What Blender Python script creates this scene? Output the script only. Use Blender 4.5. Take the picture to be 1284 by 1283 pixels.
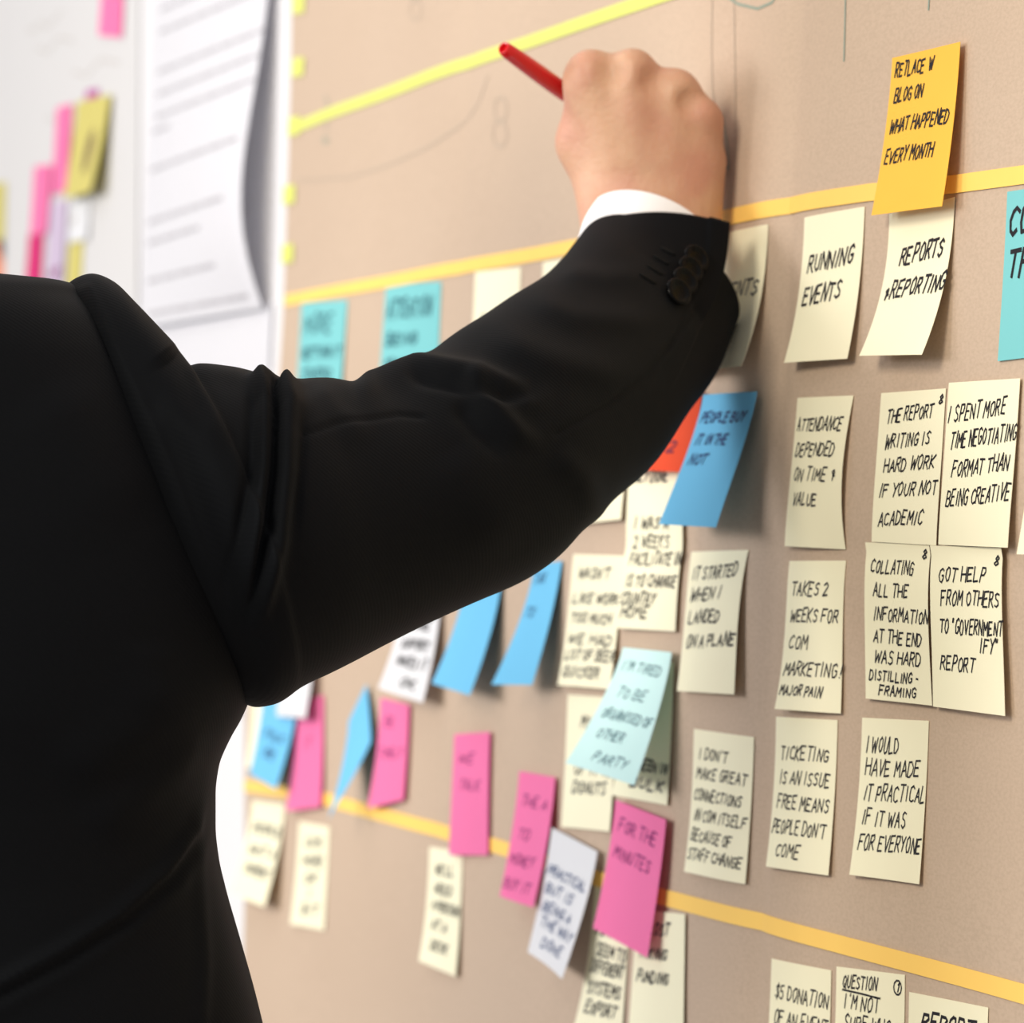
import bpy, math, random
import numpy as np
from mathutils import Vector, Matrix
from mathutils.bvhtree import BVHTree

scene = bpy.context.scene
for o in list(bpy.data.objects):
    bpy.data.objects.remove(o)
COL = scene.collection

# ------------------------------------------------------------------ camera
FPX = 4978.0
TH, PH, RH = 0.33649, 0.010762, 0.045968
CAM = np.array([2.26, -0.794, 1.38])
fw = np.array([-math.cos(TH)*math.cos(PH), math.sin(TH)*math.cos(PH), math.sin(PH)])
r0 = np.array([math.sin(TH), math.cos(TH), 0.0])
u0 = np.cross(r0, fw)
RT = r0*math.cos(RH) + u0*math.sin(RH)
UP = u0*math.cos(RH) - r0*math.sin(RH)
cd = bpy.data.cameras.new('camera')
cam = bpy.data.objects.new('camera', cd)
COL.objects.link(cam)
M = Matrix(((RT[0], UP[0], -fw[0], CAM[0]), (RT[1], UP[1], -fw[1], CAM[1]), (RT[2], UP[2], -fw[2], CAM[2]), (0, 0, 0, 1)))
cam.matrix_world = M
cd.sensor_fit = 'HORIZONTAL'
cd.sensor_width = 36.0
cd.lens = FPX/1284.0*36.0
cd.clip_start = 0.05
cd.dof.use_dof = True
cd.dof.focus_distance = 1.80
cd.dof.aperture_fstop = 10.5
scene.camera = cam

# ------------------------------------------------------------------ world and lights
w = bpy.data.worlds.new('world')
scene.world = w
w.use_nodes = True
w.node_tree.nodes['Background'].inputs[0].default_value = (1.0, 0.985, 0.975, 1)
w.node_tree.nodes['Background'].inputs[1].default_value = 0.60

def area(name, loc, target, sx, sy, power, col):
    l = bpy.data.lights.new(name, 'AREA')
    l.shape = 'RECTANGLE'; l.size = sx; l.size_y = sy; l.energy = power; l.color = col
    o = bpy.data.objects.new(name, l); COL.objects.link(o)
    o.location = loc
    o.rotation_euler = (Vector(target)-Vector(loc)).to_track_quat('-Z', 'Y').to_euler()
    return o
area('window_daylight', (-1.7, -4.4, 2.35), (-0.1, 0, 1.35), 1.5, 1.2, 62, (1.0, 0.98, 0.98))
area('front_fill_light', (0.1, -3.6, 1.75), (0.1, 0, 1.35), 1.2, 0.9, 62, (1.0, 0.98, 0.97))  # added frontal fill for the board, no actual window there
area('ceiling_panel_light', (-0.45, -0.85, 2.62), (-0.35, -0.4, 1.4), 0.9, 0.5, 3, (1.0, 0.95, 0.88))
area('room_panel_light', (2.0, -2.6, 2.6), (0.5, -0.0, 1.3), 1.0, 0.8, 66, (1.0, 0.90, 0.73))

scene.view_settings.view_transform = 'Standard'
scene.view_settings.look = 'None'
scene.view_settings.gamma = 1.0
scene.view_settings.use_curve_mapping = False
scene.view_settings.exposure = 0.0

# ------------------------------------------------------------------ helpers
def W(px, py, z):
    """point at depth z on the sight line of a photo pixel"""
    return CAM + fw*z + RT*((px-642.0)/FPX*z) + UP*((641.5-py)/FPX*z)

def lin(c):
    c = c/255.0
    return c/12.92 if c <= 0.04045 else ((c+0.055)/1.055)**2.4
def rgb(r, g, b):
    return (lin(r), lin(g), lin(b), 1.0)

def link(name, verts, faces, mat=None, parent=None, smooth=True, mats=None, fm=None, sharp=0.7):
    me = bpy.data.meshes.new(name)
    me.from_pydata([tuple(map(float, v)) for v in verts], [], [tuple(map(int, f)) for f in faces])
    for m in (mats or ([mat] if mat else [])):
        me.materials.append(m)
    if fm is not None:
        me.polygons.foreach_set('material_index', fm)
    if smooth:
        me.polygons.foreach_set('use_smooth', [True]*len(me.polygons))
        if sharp: me.set_sharp_from_angle(angle=sharp)
    me.update()
    o = bpy.data.objects.new(name, me)
    COL.objects.link(o)
    if parent is not None:
        o.parent = parent
    return o

def tag(o, label=None, cat=None, group=None, kind=None):
    if label: o['label'] = label
    if cat: o['category'] = cat
    if group: o['group'] = group
    if kind: o['kind'] = kind
    return o

def nodes(name):
    m = bpy.data.materials.new(name); m.use_nodes = True
    nt = m.node_tree
    return m, nt, nt.nodes['Principled BSDF']

def N(nt, t, **kw):
    n = nt.nodes.new(t)
    for k, v in kw.items():
        if k.startswith('i_'):
            n.inputs[k[2:].replace('_', ' ')].default_value = v
        else:
            setattr(n, k, v)
    return n

def paper_mat(name, col, trans=0.2, rough=0.85, var=0.05, scale=14, tcol=None):
    m, nt, b = nodes(name)
    tc = N(nt, 'ShaderNodeTexCoord')
    no = N(nt, 'ShaderNodeTexNoise', i_Scale=scale, i_Detail=4.0)
    nt.links.new(tc.outputs['Object'], no.inputs['Vector'])
    mx = N(nt, 'ShaderNodeMixRGB')
    mx.inputs[1].default_value = tuple(c*(1-var) for c in col[:3])+(1,)
    mx.inputs[2].default_value = tuple(min(1, c*(1+var)) for c in col[:3])+(1,)
    nt.links.new(no.outputs['Fac'], mx.inputs[0])
    nt.links.new(mx.outputs[0], b.inputs['Base Color'])
    b.inputs['Roughness'].default_value = rough
    b.inputs['Specular IOR Level'].default_value = 0.2
    n2 = N(nt, 'ShaderNodeTexNoise', i_Scale=900.0, i_Detail=2.0)
    nt.links.new(tc.outputs['Object'], n2.inputs['Vector'])
    bp = N(nt, 'ShaderNodeBump', i_Strength=0.08, i_Distance=0.0005)
    nt.links.new(n2.outputs['Fac'], bp.inputs['Height'])
    nt.links.new(bp.outputs[0], b.inputs['Normal'])
    if trans > 0:
        tr = N(nt, 'ShaderNodeBsdfTranslucent')
        if tcol: tr.inputs[0].default_value = tcol
        else: nt.links.new(mx.outputs[0], tr.inputs[0])
        ms = N(nt, 'ShaderNodeMixShader'); ms.inputs[0].default_value = trans
        nt.links.new(b.outputs[0], ms.inputs[1]); nt.links.new(tr.outputs[0], ms.inputs[2])
        nt.links.new(ms.outputs[0], nt.nodes['Material Output'].inputs['Surface'])
    return m

def flat_mat(name, col, rough=0.6, spec=0.3):
    m, nt, b = nodes(name)
    b.inputs['Base Color'].default_value = col
    b.inputs['Roughness'].default_value = rough
    b.inputs['Specular IOR Level'].default_value = spec
    return m

MAT = {
    'yellow': paper_mat('pale_yellow_paper', rgb(255, 248, 218), trans=0.10, tcol=rgb(246, 206, 110)),
    'orange': paper_mat('orange_paper', rgb(255, 200, 84), trans=0.18),
    'teal': paper_mat('teal_paper', rgb(132, 208, 212), trans=0.15),
    'blue': paper_mat('blue_paper', rgb(118, 198, 240), trans=0.12, tcol=rgb(60, 90, 190)),
    'pink': paper_mat('pink_paper', rgb(252, 134, 188), trans=0.25),
    'magenta': paper_mat('magenta_paper', rgb(226, 60, 130), trans=0.25),
    'aqua': paper_mat('aqua_paper', rgb(218, 252, 250), trans=0.18),
    'white': paper_mat('white_paper', rgb(235, 236, 240), trans=0.2),
    'lilac': paper_mat('lilac_paper', rgb(212, 196, 220), trans=0.2),
    'red': paper_mat('red_orange_paper', rgb(238, 92, 58), trans=0.3),
    'olive': paper_mat('olive_yellow_paper', rgb(222, 212, 128), trans=0.25),
    'purple': paper_mat('purple_paper', rgb(196, 96, 172)),
    'salmon': paper_mat('salmon_paper', rgb(240, 150, 110), trans=0.2),
    'sheet': paper_mat('white_printed_sheet', rgb(236, 236, 241), trans=0.3, var=0.01),
    'poster': paper_mat('white_poster_paper', rgb(216, 215, 216), trans=0.1, var=0.01),
    'tape_orange': paper_mat('orange_tape', rgb(255, 208, 110), trans=0.0, rough=0.6, var=0.04, scale=40),
    'tape_yellow': paper_mat('yellow_tape', rgb(214, 220, 116), trans=0.0, rough=0.6, var=0.04, scale=40),
}
INK = flat_mat('black_marker_ink', rgb(34, 32, 38), 0.6, 0.2)
INK_BLUE = flat_mat('navy_ink', rgb(40, 70, 120), 0.6, 0.2)
INK_RED = flat_mat('dark_red_ink', rgb(120, 40, 60), 0.6, 0.2)
INK_PINK = flat_mat('violet_ink', rgb(140, 40, 110), 0.6, 0.2)
INK_TEAL = flat_mat('dark_teal_ink', rgb(40, 96, 110), 0.6, 0.2)
INK_GREY = flat_mat('grey_print', rgb(176, 174, 180), 0.7, 0.2)
PENCIL = flat_mat('pencil_graphite', rgb(178, 163, 147), 0.7, 0.2)
PENCIL_GREEN = flat_mat('green_pencil', rgb(140, 156, 144), 0.7, 0.2)
INK_PALE = flat_mat('faded_marker', rgb(196, 192, 190), 0.7, 0.2)
INK_PALE_RED = flat_mat('faded_red_marker', rgb(232, 196, 200), 0.7, 0.2)

# ------------------------------------------------------------------ room shell
def wall_mat():
    m, nt, b = nodes('white_wall_paint')
    no = N(nt, 'ShaderNodeTexNoise', i_Scale=180.0, i_Detail=3.0)
    bp = N(nt, 'ShaderNodeBump', i_Strength=0.1, i_Distance=0.001)
    nt.links.new(no.outputs['Fac'], bp.inputs['Height']); nt.links.new(bp.outputs[0], b.inputs['Normal'])
    b.inputs['Base Color'].default_value = rgb(222, 221, 224)
    b.inputs['Roughness'].default_value = 0.7
    return m
WALL = wall_mat()

def box(name, lo, hi, mat, parent=None):
    x0, y0, z0 = lo; x1, y1, z1 = hi
    v = [(x0, y0, z0), (x1, y0, z0), (x1, y1, z0), (x0, y1, z0), (x0, y0, z1), (x1, y0, z1), (x1, y1, z1), (x0, y1, z1)]
    f = [(0, 3, 2, 1), (4, 5, 6, 7), (0, 1, 5, 4), (1, 2, 6, 5), (2, 3, 7, 6), (3, 0, 4, 7)]
    return link(name, v, f, mat, parent, smooth=False)
tag(box('wall_back', (-4.5, 0.0, 0.0), (3.2, 0.12, 2.8), WALL), kind='structure')

def floor_mat():
    m, nt, b = nodes('grey_carpet')
    no = N(nt, 'ShaderNodeTexNoise', i_Scale=260.0, i_Detail=4.0)
    cr = N(nt, 'ShaderNodeValToRGB')
    cr.color_ramp.elements[0].color = rgb(88, 86, 86); cr.color_ramp.elements[1].color = rgb(132, 128, 126)
    nt.links.new(no.outputs['Fac'], cr.inputs[0]); nt.links.new(cr.outputs[0], b.inputs['Base Color'])
    b.inputs['Roughness'].default_value = 0.95
    return m
tag(box('floor', (-4.5, -4.0, -0.1), (3.2, 0.12, 0.0), floor_mat()), kind='structure')
tag(box('baseboard_back', (-4.5, -0.015, 0.0), (3.2, 0.0, 0.09), flat_mat('white_baseboard', rgb(236, 234, 232), 0.4)), kind='structure')

# ------------------------------------------------------------------ brown paper on the wall
def ray_plane(px, py, d):
    """where the sight line meets the plane y = -d"""
    r = fw + RT*((px-642.0)/FPX) + UP*((641.5-py)/FPX)
    t = (-d - CAM[1])/r[1]
    return CAM + r*t
FX = ray_plane(976, 690, 0.002)[0]
FZ = ray_plane(940, 688, 0.002)[2]
FX2 = ray_plane(548, 1000, 0.002)[0]
def ridge(t, w, a):
    t = abs(t)/w
    return a*t*math.exp(1-t)
def paper_h(x, z):
    h = 0.0016 + ridge(x-FX, 0.045, 0.0032) + ridge(z-FZ, 0.03, 0.0016) + ridge(x-FX2, 0.04, 0.0014)
    h += 0.0006*math.sin(x*23+z*7) + 0.0005*math.sin(z*31-x*11+1.0)
    return h
def on_paper(px, py, off=0.0):
    d = 0.003
    for _ in range(5):
        p = ray_plane(px, py, d)
        d = paper_h(p[0], p[2]) + off
    return p

def kraft_mat():
    m, nt, b = nodes('brown_kraft_paper')
    tc = N(nt, 'ShaderNodeTexCoord')
    a = N(nt, 'ShaderNodeTexNoise', i_Scale=5.0, i_Detail=5.0)
    f = N(nt, 'ShaderNodeTexNoise', i_Scale=420.0, i_Detail=3.0)
    mp = N(nt, 'ShaderNodeMapping'); mp.inputs['Scale'].default_value = (0.8, 1, 1.5)
    nt.links.new(tc.outputs['Object'], mp.inputs[0])
    nt.links.new(mp.outputs[0], a.inputs['Vector']); nt.links.new(mp.outputs[0], f.inputs['Vector'])
    c1 = N(nt, 'ShaderNodeMixRGB'); c1.inputs[1].default_value = rgb(190, 168, 148); c1.inputs[2].default_value = rgb(200, 179, 159)
    nt.links.new(a.outputs['Fac'], c1.inputs[0])
    cr = N(nt, 'ShaderNodeValToRGB')
    cr.color_ramp.elements[0].position = 0.3; cr.color_ramp.elements[0].color = (0.84, 0.83, 0.82, 1)
    cr.color_ramp.elements[1].position = 0.62; cr.color_ramp.elements[1].color = (1.0, 1.0, 1.0, 1)
    nt.links.new(f.outputs['Fac'], cr.inputs[0])
    c2 = N(nt, 'ShaderNodeMixRGB', blend_type='MULTIPLY'); c2.inputs[0].default_value = 0.6
    nt.links.new(c1.outputs[0], c2.inputs[1]); nt.links.new(cr.outputs[0], c2.inputs[2])
    nt.links.new(c2.outputs[0], b.inputs['Base Color'])
    bp = N(nt, 'ShaderNodeBump', i_Strength=0.12, i_Distance=0.0006)
    nt.links.new(f.outputs['Fac'], bp.inputs['Height']); nt.links.new(bp.outputs[0], b.inputs['Normal'])
    b.inputs['Roughness'].default_value = 0.8
    b.inputs['Specular IOR Level'].default_value = 0.2
    return m

def edge_x(z):
    """left border of the brown paper, following its slight irregularity"""
    pts = [(0, 364), (200, 361), (400, 352), (480, 348), (900, 309), (1283, 304)]
    ps = sorted([(ray_plane(x, y, 0.002)[2], ray_plane(x, y, 0.002)[0]) for y, x in pts])
    return float(np.interp(z, [p[0] for p in ps], [p[1] for p in ps]))

def kraft():
    xs = np.concatenate([np.linspace(0, .72, 300), np.linspace(.73, 1, 20)]); zs = np.linspace(0.62, 1.98, 230)
    V = []; F = []
    nx, nz = len(xs), len(zs)
    for z in zs:
        e = edge_x(z)
        for s in xs:
            x = e + (1.55-e)*s
            V.append((x, -paper_h(x, z), z))
    n = len(V)
    for v in list(V):
        V.append((v[0], v[1]+0.0004, v[2]))
    for j in range(nz-1):
        for i in range(nx-1):
            a = j*nx+i
            F.append((a, a+1, a+nx+1, a+nx)); F.append((n+a, n+a+nx, n+a+nx+1, n+a+1))
    for j in range(nz-1):
        a = j*nx; b = a+nx; F.append((a, b, n+b, n+a))
        a = j*nx+nx-1; b = a+nx; F.append((a, n+a, n+b, b))
    for i in range(nx-1):
        a = i; F.append((a, n+a, n+a+1, a+1))
        a = (nz-1)*nx+i; F.append((a, a+1, n+a+1, n+a))
    return link('kraft_paper_sheet', V, F, kraft_mat())
KR = kraft()
tag(KR, 'large folded sheet of brown kraft paper covering the wall behind the sticky notes', 'paper')

# strokes drawn on a surface: pts in metres in (s, t), mapped by fn(s, t) -> 3D
def ribbon(V, F, pts, wid, fn, step=0.0022):
    # a sharp turn of the pen starts a new stroke
    for i in range(1, len(pts)-1):
        a = np.subtract(pts[i], pts[i-1]); b = np.subtract(pts[i+1], pts[i])
        la, lb = np.linalg.norm(a), np.linalg.norm(b)
        if la > 1e-7 and lb > 1e-7 and a @ b < 0.45*la*lb:
            ribbon(V, F, pts[:i+1], wid, fn, step); ribbon(V, F, pts[i:], wid, fn, step)
            return
    P = [np.array(pts[0], float)]
    for a, b in zip(pts[:-1], pts[1:]):
        a = np.array(a, float); b = np.array(b, float)
        L = np.linalg.norm(b-a)
        if L < 1e-6: continue
        k = max(1, int(L/step))
        for i in range(1, k+1):
            P.append(a+(b-a)*i/k)
    if len(P) < 2: return
    P = np.array(P)
    base = len(V)
    for i in range(len(P)):
        t = P[min(i+1, len(P)-1)]-P[max(i-1, 0)]
        t = t/(np.linalg.norm(t)+1e-9)
        if i == 0: c = P[i]-t*wid*0.3
        elif i == len(P)-1: c = P[i]+t*wid*0.3
        else: c = P[i]
        n = np.array([-t[1], t[0]])*wid*0.5
        V.append(fn(*(c+n))); V.append(fn(*(c-n)))
    for i in range(len(P)-1):
        a = base+2*i
        F.append((a, a+2, a+3, a+1))

FONT = {
'A': '0,0 2,6 4,0;0.8,2.2 3.2,2.2', 'B': '0,0 0,6 2.6,6 3.4,5 2.6,3.2 0,3.2;2.6,3.2 3.8,1.8 3,0 0,0', 'C': '4,5 2.6,6 0.8,5 0.2,3 0.8,0.8 2.4,0 4,0.8',
'D': '0,0 0,6 2.2,5.8 3.8,4 3.6,1.6 2,0 0,0', 'E': '3.6,6 0,6 0,0 3.6,0;0,3.1 2.8,3.2', 'F': '3.8,6 0,6 0,0;0,3.2 2.8,3.3',
'G': '3.8,5 2.6,6 0.8,5.2 0.2,2.8 1,0.4 2.8,0.1 3.8,1.4 3.8,2.8 2.4,2.8', 'H': '0,0 0,6;4,0 4,6;0,3 4,3.2', 'I': '1,0 1.2,6',
'J': '3,6 3,1.2 1.8,0 0.4,1', 'K': '0,0 0,6;3.6,6 0,2.8 3.8,0', 'L': '0,6 0,0 3.4,0.2', 'M': '0,0 0.5,6 2.2,2.4 4,6 4.5,0', 'N': '0,0 0.2,6 3.6,0 4,6',
'O': '2,6 0.5,4.8 0.2,2 1.4,0 3,0.4 3.8,3 3.2,5.4 2,6', 'P': '0,0 0.2,6 3,6 3.6,4.6 2.6,3 0.2,2.8', 'Q': '2,6 0.4,4.6 0.3,1.6 1.8,0 3.4,1.2 3.7,4.4 2,6;2.2,1.8 4,-0.6',
'R': '0,0 0.2,6 3,6 3.4,4.6 2.4,3.2 0.2,3;1.4,3 3.8,0', 'S': '3.6,5.2 2,6 0.4,5 1,3.6 3,2.6 3.4,1 1.8,0 0.2,0.8', 'T': '-0.2,6 4.2,6;2,6 1.9,0',
'U': '0,6 0.2,1.4 1.6,0 3.2,0.8 3.8,6', 'V': '0,6 1.8,0 4,6', 'W': '0,6 1,0 2.4,4.4 3.6,0 5,6', 'X': '0,0 4,6;0.2,6 3.8,0', 'Y': '0,6 2,3 4,6;2,3 1.6,0',
'Z': '0.2,6 3.8,6 0,0 4,0', '0': '2,6 0.3,3 2,0 3.7,3 2,6', '1': '0.6,4.6 1.8,6 1.8,0', '2': '0.2,5 1.8,6 3.4,5 3,3.4 0,0 3.8,0.2', '5': '3.4,6 0.6,6 0.4,3.4 2.6,3.4 3.4,1.6 2,0 0,0.6',
'8': '2,3.2 0.6,4.6 2,6 3.4,4.6 2,3.2 0.2,1.4 2,0 3.8,1.4 2,3.2', '$': '3.6,5 2,5.6 0.4,4.6 1,3.4 3,2.6 3.4,1.2 1.8,0.4 0.2,1;2,6.4 1.8,-0.4',
'&': '3.6,2 2,2 1,3.4 2.4,4.4 3,3.4 2,0.6;2,3 2,0', '!': '1.4,6 1,1.6;0.9,0.4 0.8,0', "'": '1,6 0.8,4.8', '"': '0.6,6.4 0.4,5;1.6,6.4 1.4,5', '-': '0.4,3 2.6,3', '.': '0.6,0.3 0.9,0', '+': '0.4,3 3.6,3;2,4.8 2,1.2',
'?': '0.4,5 1.8,6 3.2,5 1.8,3 1.8,1.8;1.8,0.4 1.9,0'}
FW = {'I': 2.2, 'M': 4.6, 'W': 5.0, "'": 1.6, '!': 2.2, '.': 1.4, '"': 2.2, '1': 2.8, '-': 3.0}
NARROW = 1.25

def text_strokes(text, rng):
    """handwritten capitals, unit height 6; returns strokes and width"""
    x = 0.0; out = []
    for ch in text.upper():
        if ch == ' ':
            x += 2.6; continue
        g = FONT.get(ch)
        if g is None:
            x += 2; continue
        dy = rng.uniform(-0.35, 0.35); sc = rng.uniform(0.9, 1.1); sl = rng.uniform(0.16, 0.34)
        for st in g.split(';'):
            pts = []
            for p in st.split():
                a, b = map(float, p.split(','))
                a += rng.uniform(-0.22, 0.22); b = b*sc + dy + rng.uniform(-0.22, 0.22)
                pts.append((x+a+b*sl, b))
            out.append(pts)
        x += FW.get(ch, 4.0) + NARROW + rng.uniform(-0.2, 0.2)
    return out, max(x-NARROW, 1.0)

def smoothstep(t):
    t = max(0.0, min(1.0, t)); return t*t*(3-2*t)

NOTES = []
def note(mat, TL, TR, BR, BL, label, lines=(), h=0.085, rise=0.0, layer=0, ink=None, wid=0.00095, group='sticky notes on the brown paper',
         cat='sticky note', name='sticky_note', p=2.2, bow=0.0, bowu=1.0, bowv=0.5, base=None, wall=False, marks=(), seed=None, minlift=0.0008, maxlift=0.06, wave=0.0, curl=0.0):
    off = 0.0006 + 0.0010*layer
    if base is not None: off = base
    hfun = (lambda x, z: 0.0006) if wall else paper_h
    def onb(px, py):
        d = 0.003
        for _ in range(5):
            q = ray_plane(px, py, d); d = hfun(q[0], q[2])+off
        return q
    tl = onb(*TL); tr = onb(*TR)
    e = tr-tl; e[1] = 0; e /= np.linalg.norm(e)
    res = []
    for top, B in ((tl, BL), (tr, BR)):
        r = fw + RT*((B[0]-642.0)/FPX) + UP*((641.5-B[1])/FPX)
        t = np.dot(top-CAM, e)/np.dot(r, e)
        q = CAM + r*t
        hh = hfun(q[0], q[2])+off
        L = -q[1]-hh
        if L < minlift or L > maxlift:
            L = min(max(L, minlift), maxlift)
            d = hh+L
            for _ in range(4):
                q = ray_plane(B[0], B[1], d); d = hfun(q[0], q[2])+off+L
        res.append((q, L))
    (bl, Ll), (br, Lr) = res
    wm = np.linalg.norm(tr-tl); hm = 0.5*(np.linalg.norm(tl-bl)+np.linalg.norm(tr-br))
    sd = seed if seed is not None else (int(TL[0]*7+TL[1]*13) & 0xffff)
    rng = random.Random(sd)
    w1 = rng.uniform(-1, 1)*0.0007; w2 = rng.uniform(0, 6)
    def S(u, v, lift=0.0):
        a = tl+(tr-tl)*u; b = bl+(br-bl)*u
        q = a+(b-a)*v
        x, z = q[0], q[2]
        vv = max(v, 0.0)
        L = (Ll+(Lr-Ll)*u)*(vv**p)
        L += bow*(u if bowu > 0 else (1-u if bowu < 0 else 1))*max(0.0, math.sin(math.pi*min(1, vv)**(math.log(0.5)/math.log(bowv))))
        L += w1*math.sin(u*3.1+w2)*vv*2 + wave*math.sin(u*math.pi)*vv
        L += curl*smoothstep((vv-0.72)/0.28)*0
        return np.array((x, -(hfun(x, z)+off+max(L, 0.0)+lift), z))
    nu, nv = 9, 17
    V = []; F = []
    for j in range(nv):
        for i in range(nu):
            V.append(S(i/(nu-1), j/(nv-1)))
    n = len(V)
    for j in range(nv):
        for i in range(nu):
            q = V[j*nu+i]; V.append(q+np.array((0, 0.00018, 0)))
    for j in range(nv-1):
        for i in range(nu-1):
            a = j*nu+i
            F.append((a, a+nu, a+nu+1, a+1)); F.append((n+a, n+a+1, n+a+nu+1, n+a+nu))
    for j in range(nv-1):
        a = j*nu; F.append((a, n+a, n+a+nu, a+nu))
        a = j*nu+nu-1; F.append((a, a+nu, n+a+nu, n+a))
    for i in range(nu-1):
        a = i; F.append((a, a+1, n+a+1, n+a))
        a = (nv-1)*nu+i; F.append((a, n+a, n+a+1, a+1))
    # own origin at the middle of the top edge
    org = (tl+tr)/2
    o = link(name, [v-org for v in V], F, MAT[mat])
    o.location = org
    tag(o, label, cat, group)
    TV = []; TF = []
    fn = lambda s, t: S(s/wm, t/hm, 0.00022)-org
    for ln in lines:
        text, ua, ub, vc = ln[:4]
        hh = (ln[4] if len(ln) > 4 else h)*hm
        st, tw = text_strokes(text, rng)
        sx = (ub-ua)*wm/tw
        for pts in st:
            q = [((ua*wm + a*sx), (vc*hm + hh*0.5 - b*hh/6.0 - rise*hm*(a*sx/wm))) for a, b in pts]
            ribbon(TV, TF, q, wid, fn)
    for mk in marks:
        ribbon(TV, TF, [(a*wm, b*hm) for a, b in mk], wid, fn)
    if TV:
        link('handwriting', TV, TF, ink or INK, o, smooth=False)
    NOTES.append((label, wm, hm, Ll, Lr))
    return o

# ------------------------------------------------------------------ tape strips
def tape(name, mat, pts, wid, label, cat='tape', parent=None, off=0.0009, grp=None):
    P = [on_paper(x, y, off) for x, y in pts]
    # smooth resample along the strip in the paper's plane
    Q = []
    for a, b in zip(P[:-1], P[1:]):
        k = max(2, int(np.linalg.norm(b-a)/0.01))
        for i in range(k):
            Q.append(a+(b-a)*i/k)
    Q.append(P[-1])
    V = []; F = []
    Q = np.array(Q)
    for i in range(len(Q)):
        t = Q[min(i+1, len(Q)-1)]-Q[max(i-1, 0)]; t[1] = 0; t /= np.linalg.norm(t)
        n = np.array((-t[2], 0, t[0]))*wid/2
        for k in (-1, 1):
            q = Q[i]+n*k
            for th in (0.0, -0.00035):
                V.append((q[0], -(paper_h(q[0], q[2])+off+th), q[2]))
    m = len(Q)
    for i in range(m-1):
        a = 4*i; b = a+4
        F += [(a, b, b+2, a+2), (a+1, a+3, b+3, b+1), (a, a+1, b+1, b), (a+2, b+2, b+3, a+3)]
    F += [(0, 2, 3, 1), (4*m-4, 4*m-3, 4*m-1, 4*m-2)]
    o = link(name, V, F, MAT[mat], parent, smooth=False)
    if label: tag(o, label, cat, grp)
    return o
tape('tape_strip', 'tape_orange', [(357, 377), (530, 344), (700, 313), (905, 274), (990, 258), (1090, 241), (1195, 231), (1290, 218), (1420, 200)], 0.0085,
     'orange tape strip running across the upper board under the hand', grp='orange tape strips')
tape('tape_strip', 'tape_orange', [(306, 985), (411, 1003), (472, 1020), (552, 1042), (618, 1060), (748, 1102), (827, 1124), (955, 1156), (1044, 1182), (1284, 1247), (1420, 1286)], 0.0088,
     'orange tape strip sloping across the lower board below the pink notes', grp='orange tape strips')
tape('tape_strip', 'tape_yellow', [(366, 162), (420, 139), (535, 96), (640, 60), (740, 25), (830, -6), (900, -30)], 0.0080,
     'lime yellow tape strip slanting up behind the red pen')
for i, (x, y, lab) in enumerate([(374, 5, 'topmost yellow tape tab on the left edge of the brown paper, at the frame top'),
                    (373, 84, 'yellow tape tab on the brown paper edge, just above the lime strip'),
                    (368, 158, 'yellow tape tab at the left end of the lime strip'),
                    (362, 244, 'yellow tape tab on the brown paper edge, just below the lime strip'),
                    (360, 318, 'lowest yellow tape tab on the brown paper edge, above the orange tape')]):
    tape('tape_tab', 'tape_yellow', [(x-7, y+1), (x+7, y-1)], 0.0135, lab, 'tape', off=0.0012, grp='yellow tape tabs on the brown paper edge')

# faint drawings on the brown paper
def marks_on_paper(name, polys, mat, wid):
    for poly in polys:
        V = []; F = []
        q = [on_paper(x, y, 0.0003) for x, y in poly]
        ribbon(V, F, [(a[0], a[2]) for a in q], wid, lambda s, t: np.array((s, -(paper_h(s, t)+0.0003), t)))
        link(name, V, F, mat, KR, smooth=False)
def ell(cx, cy, rx, ry, a0=0, a1=360, n=22):
    return [(cx+rx*math.cos(math.radians(a0+(a1-a0)*i/n)), cy+ry*math.sin(math.radians(a0+(a1-a0)*i/n))) for i in range(n+1)]
marks_on_paper('pencil_mark', [[(372, 226), (400, 225), (440, 222), (490, 206), (540, 183), (575, 160), (600, 130), (612, 95)],
                                  [(893, -10), (892, 60), (893, 110), (899, 150), (906, 190), (912, 222)],
                                  [(920, -10), (921, 60), (922, 120), (921, 200)],
                                  ell(628, 137, 8, 15), ell(627, 168, 9, 16), ell(521, 12, 7, 13), ell(520, -8, 6, 10)], PENCIL, 0.0011)
marks_on_paper('green_pencil_mark', [[(912, -4), (925, 5), (950, 11), (968, 3), (975, -8)], [(1060, -6), (1059, 40), (1058, 76)], [(1165, -6), (1164, 12)],
                                        [(408, 120), (412, 135), (410, 150), (409, 165)], [(906, 145), (912, 180), (914, 212), (910, 208)], ell(408, 176, 3, 3)], PENCIL_GREEN, 0.0014)

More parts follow.
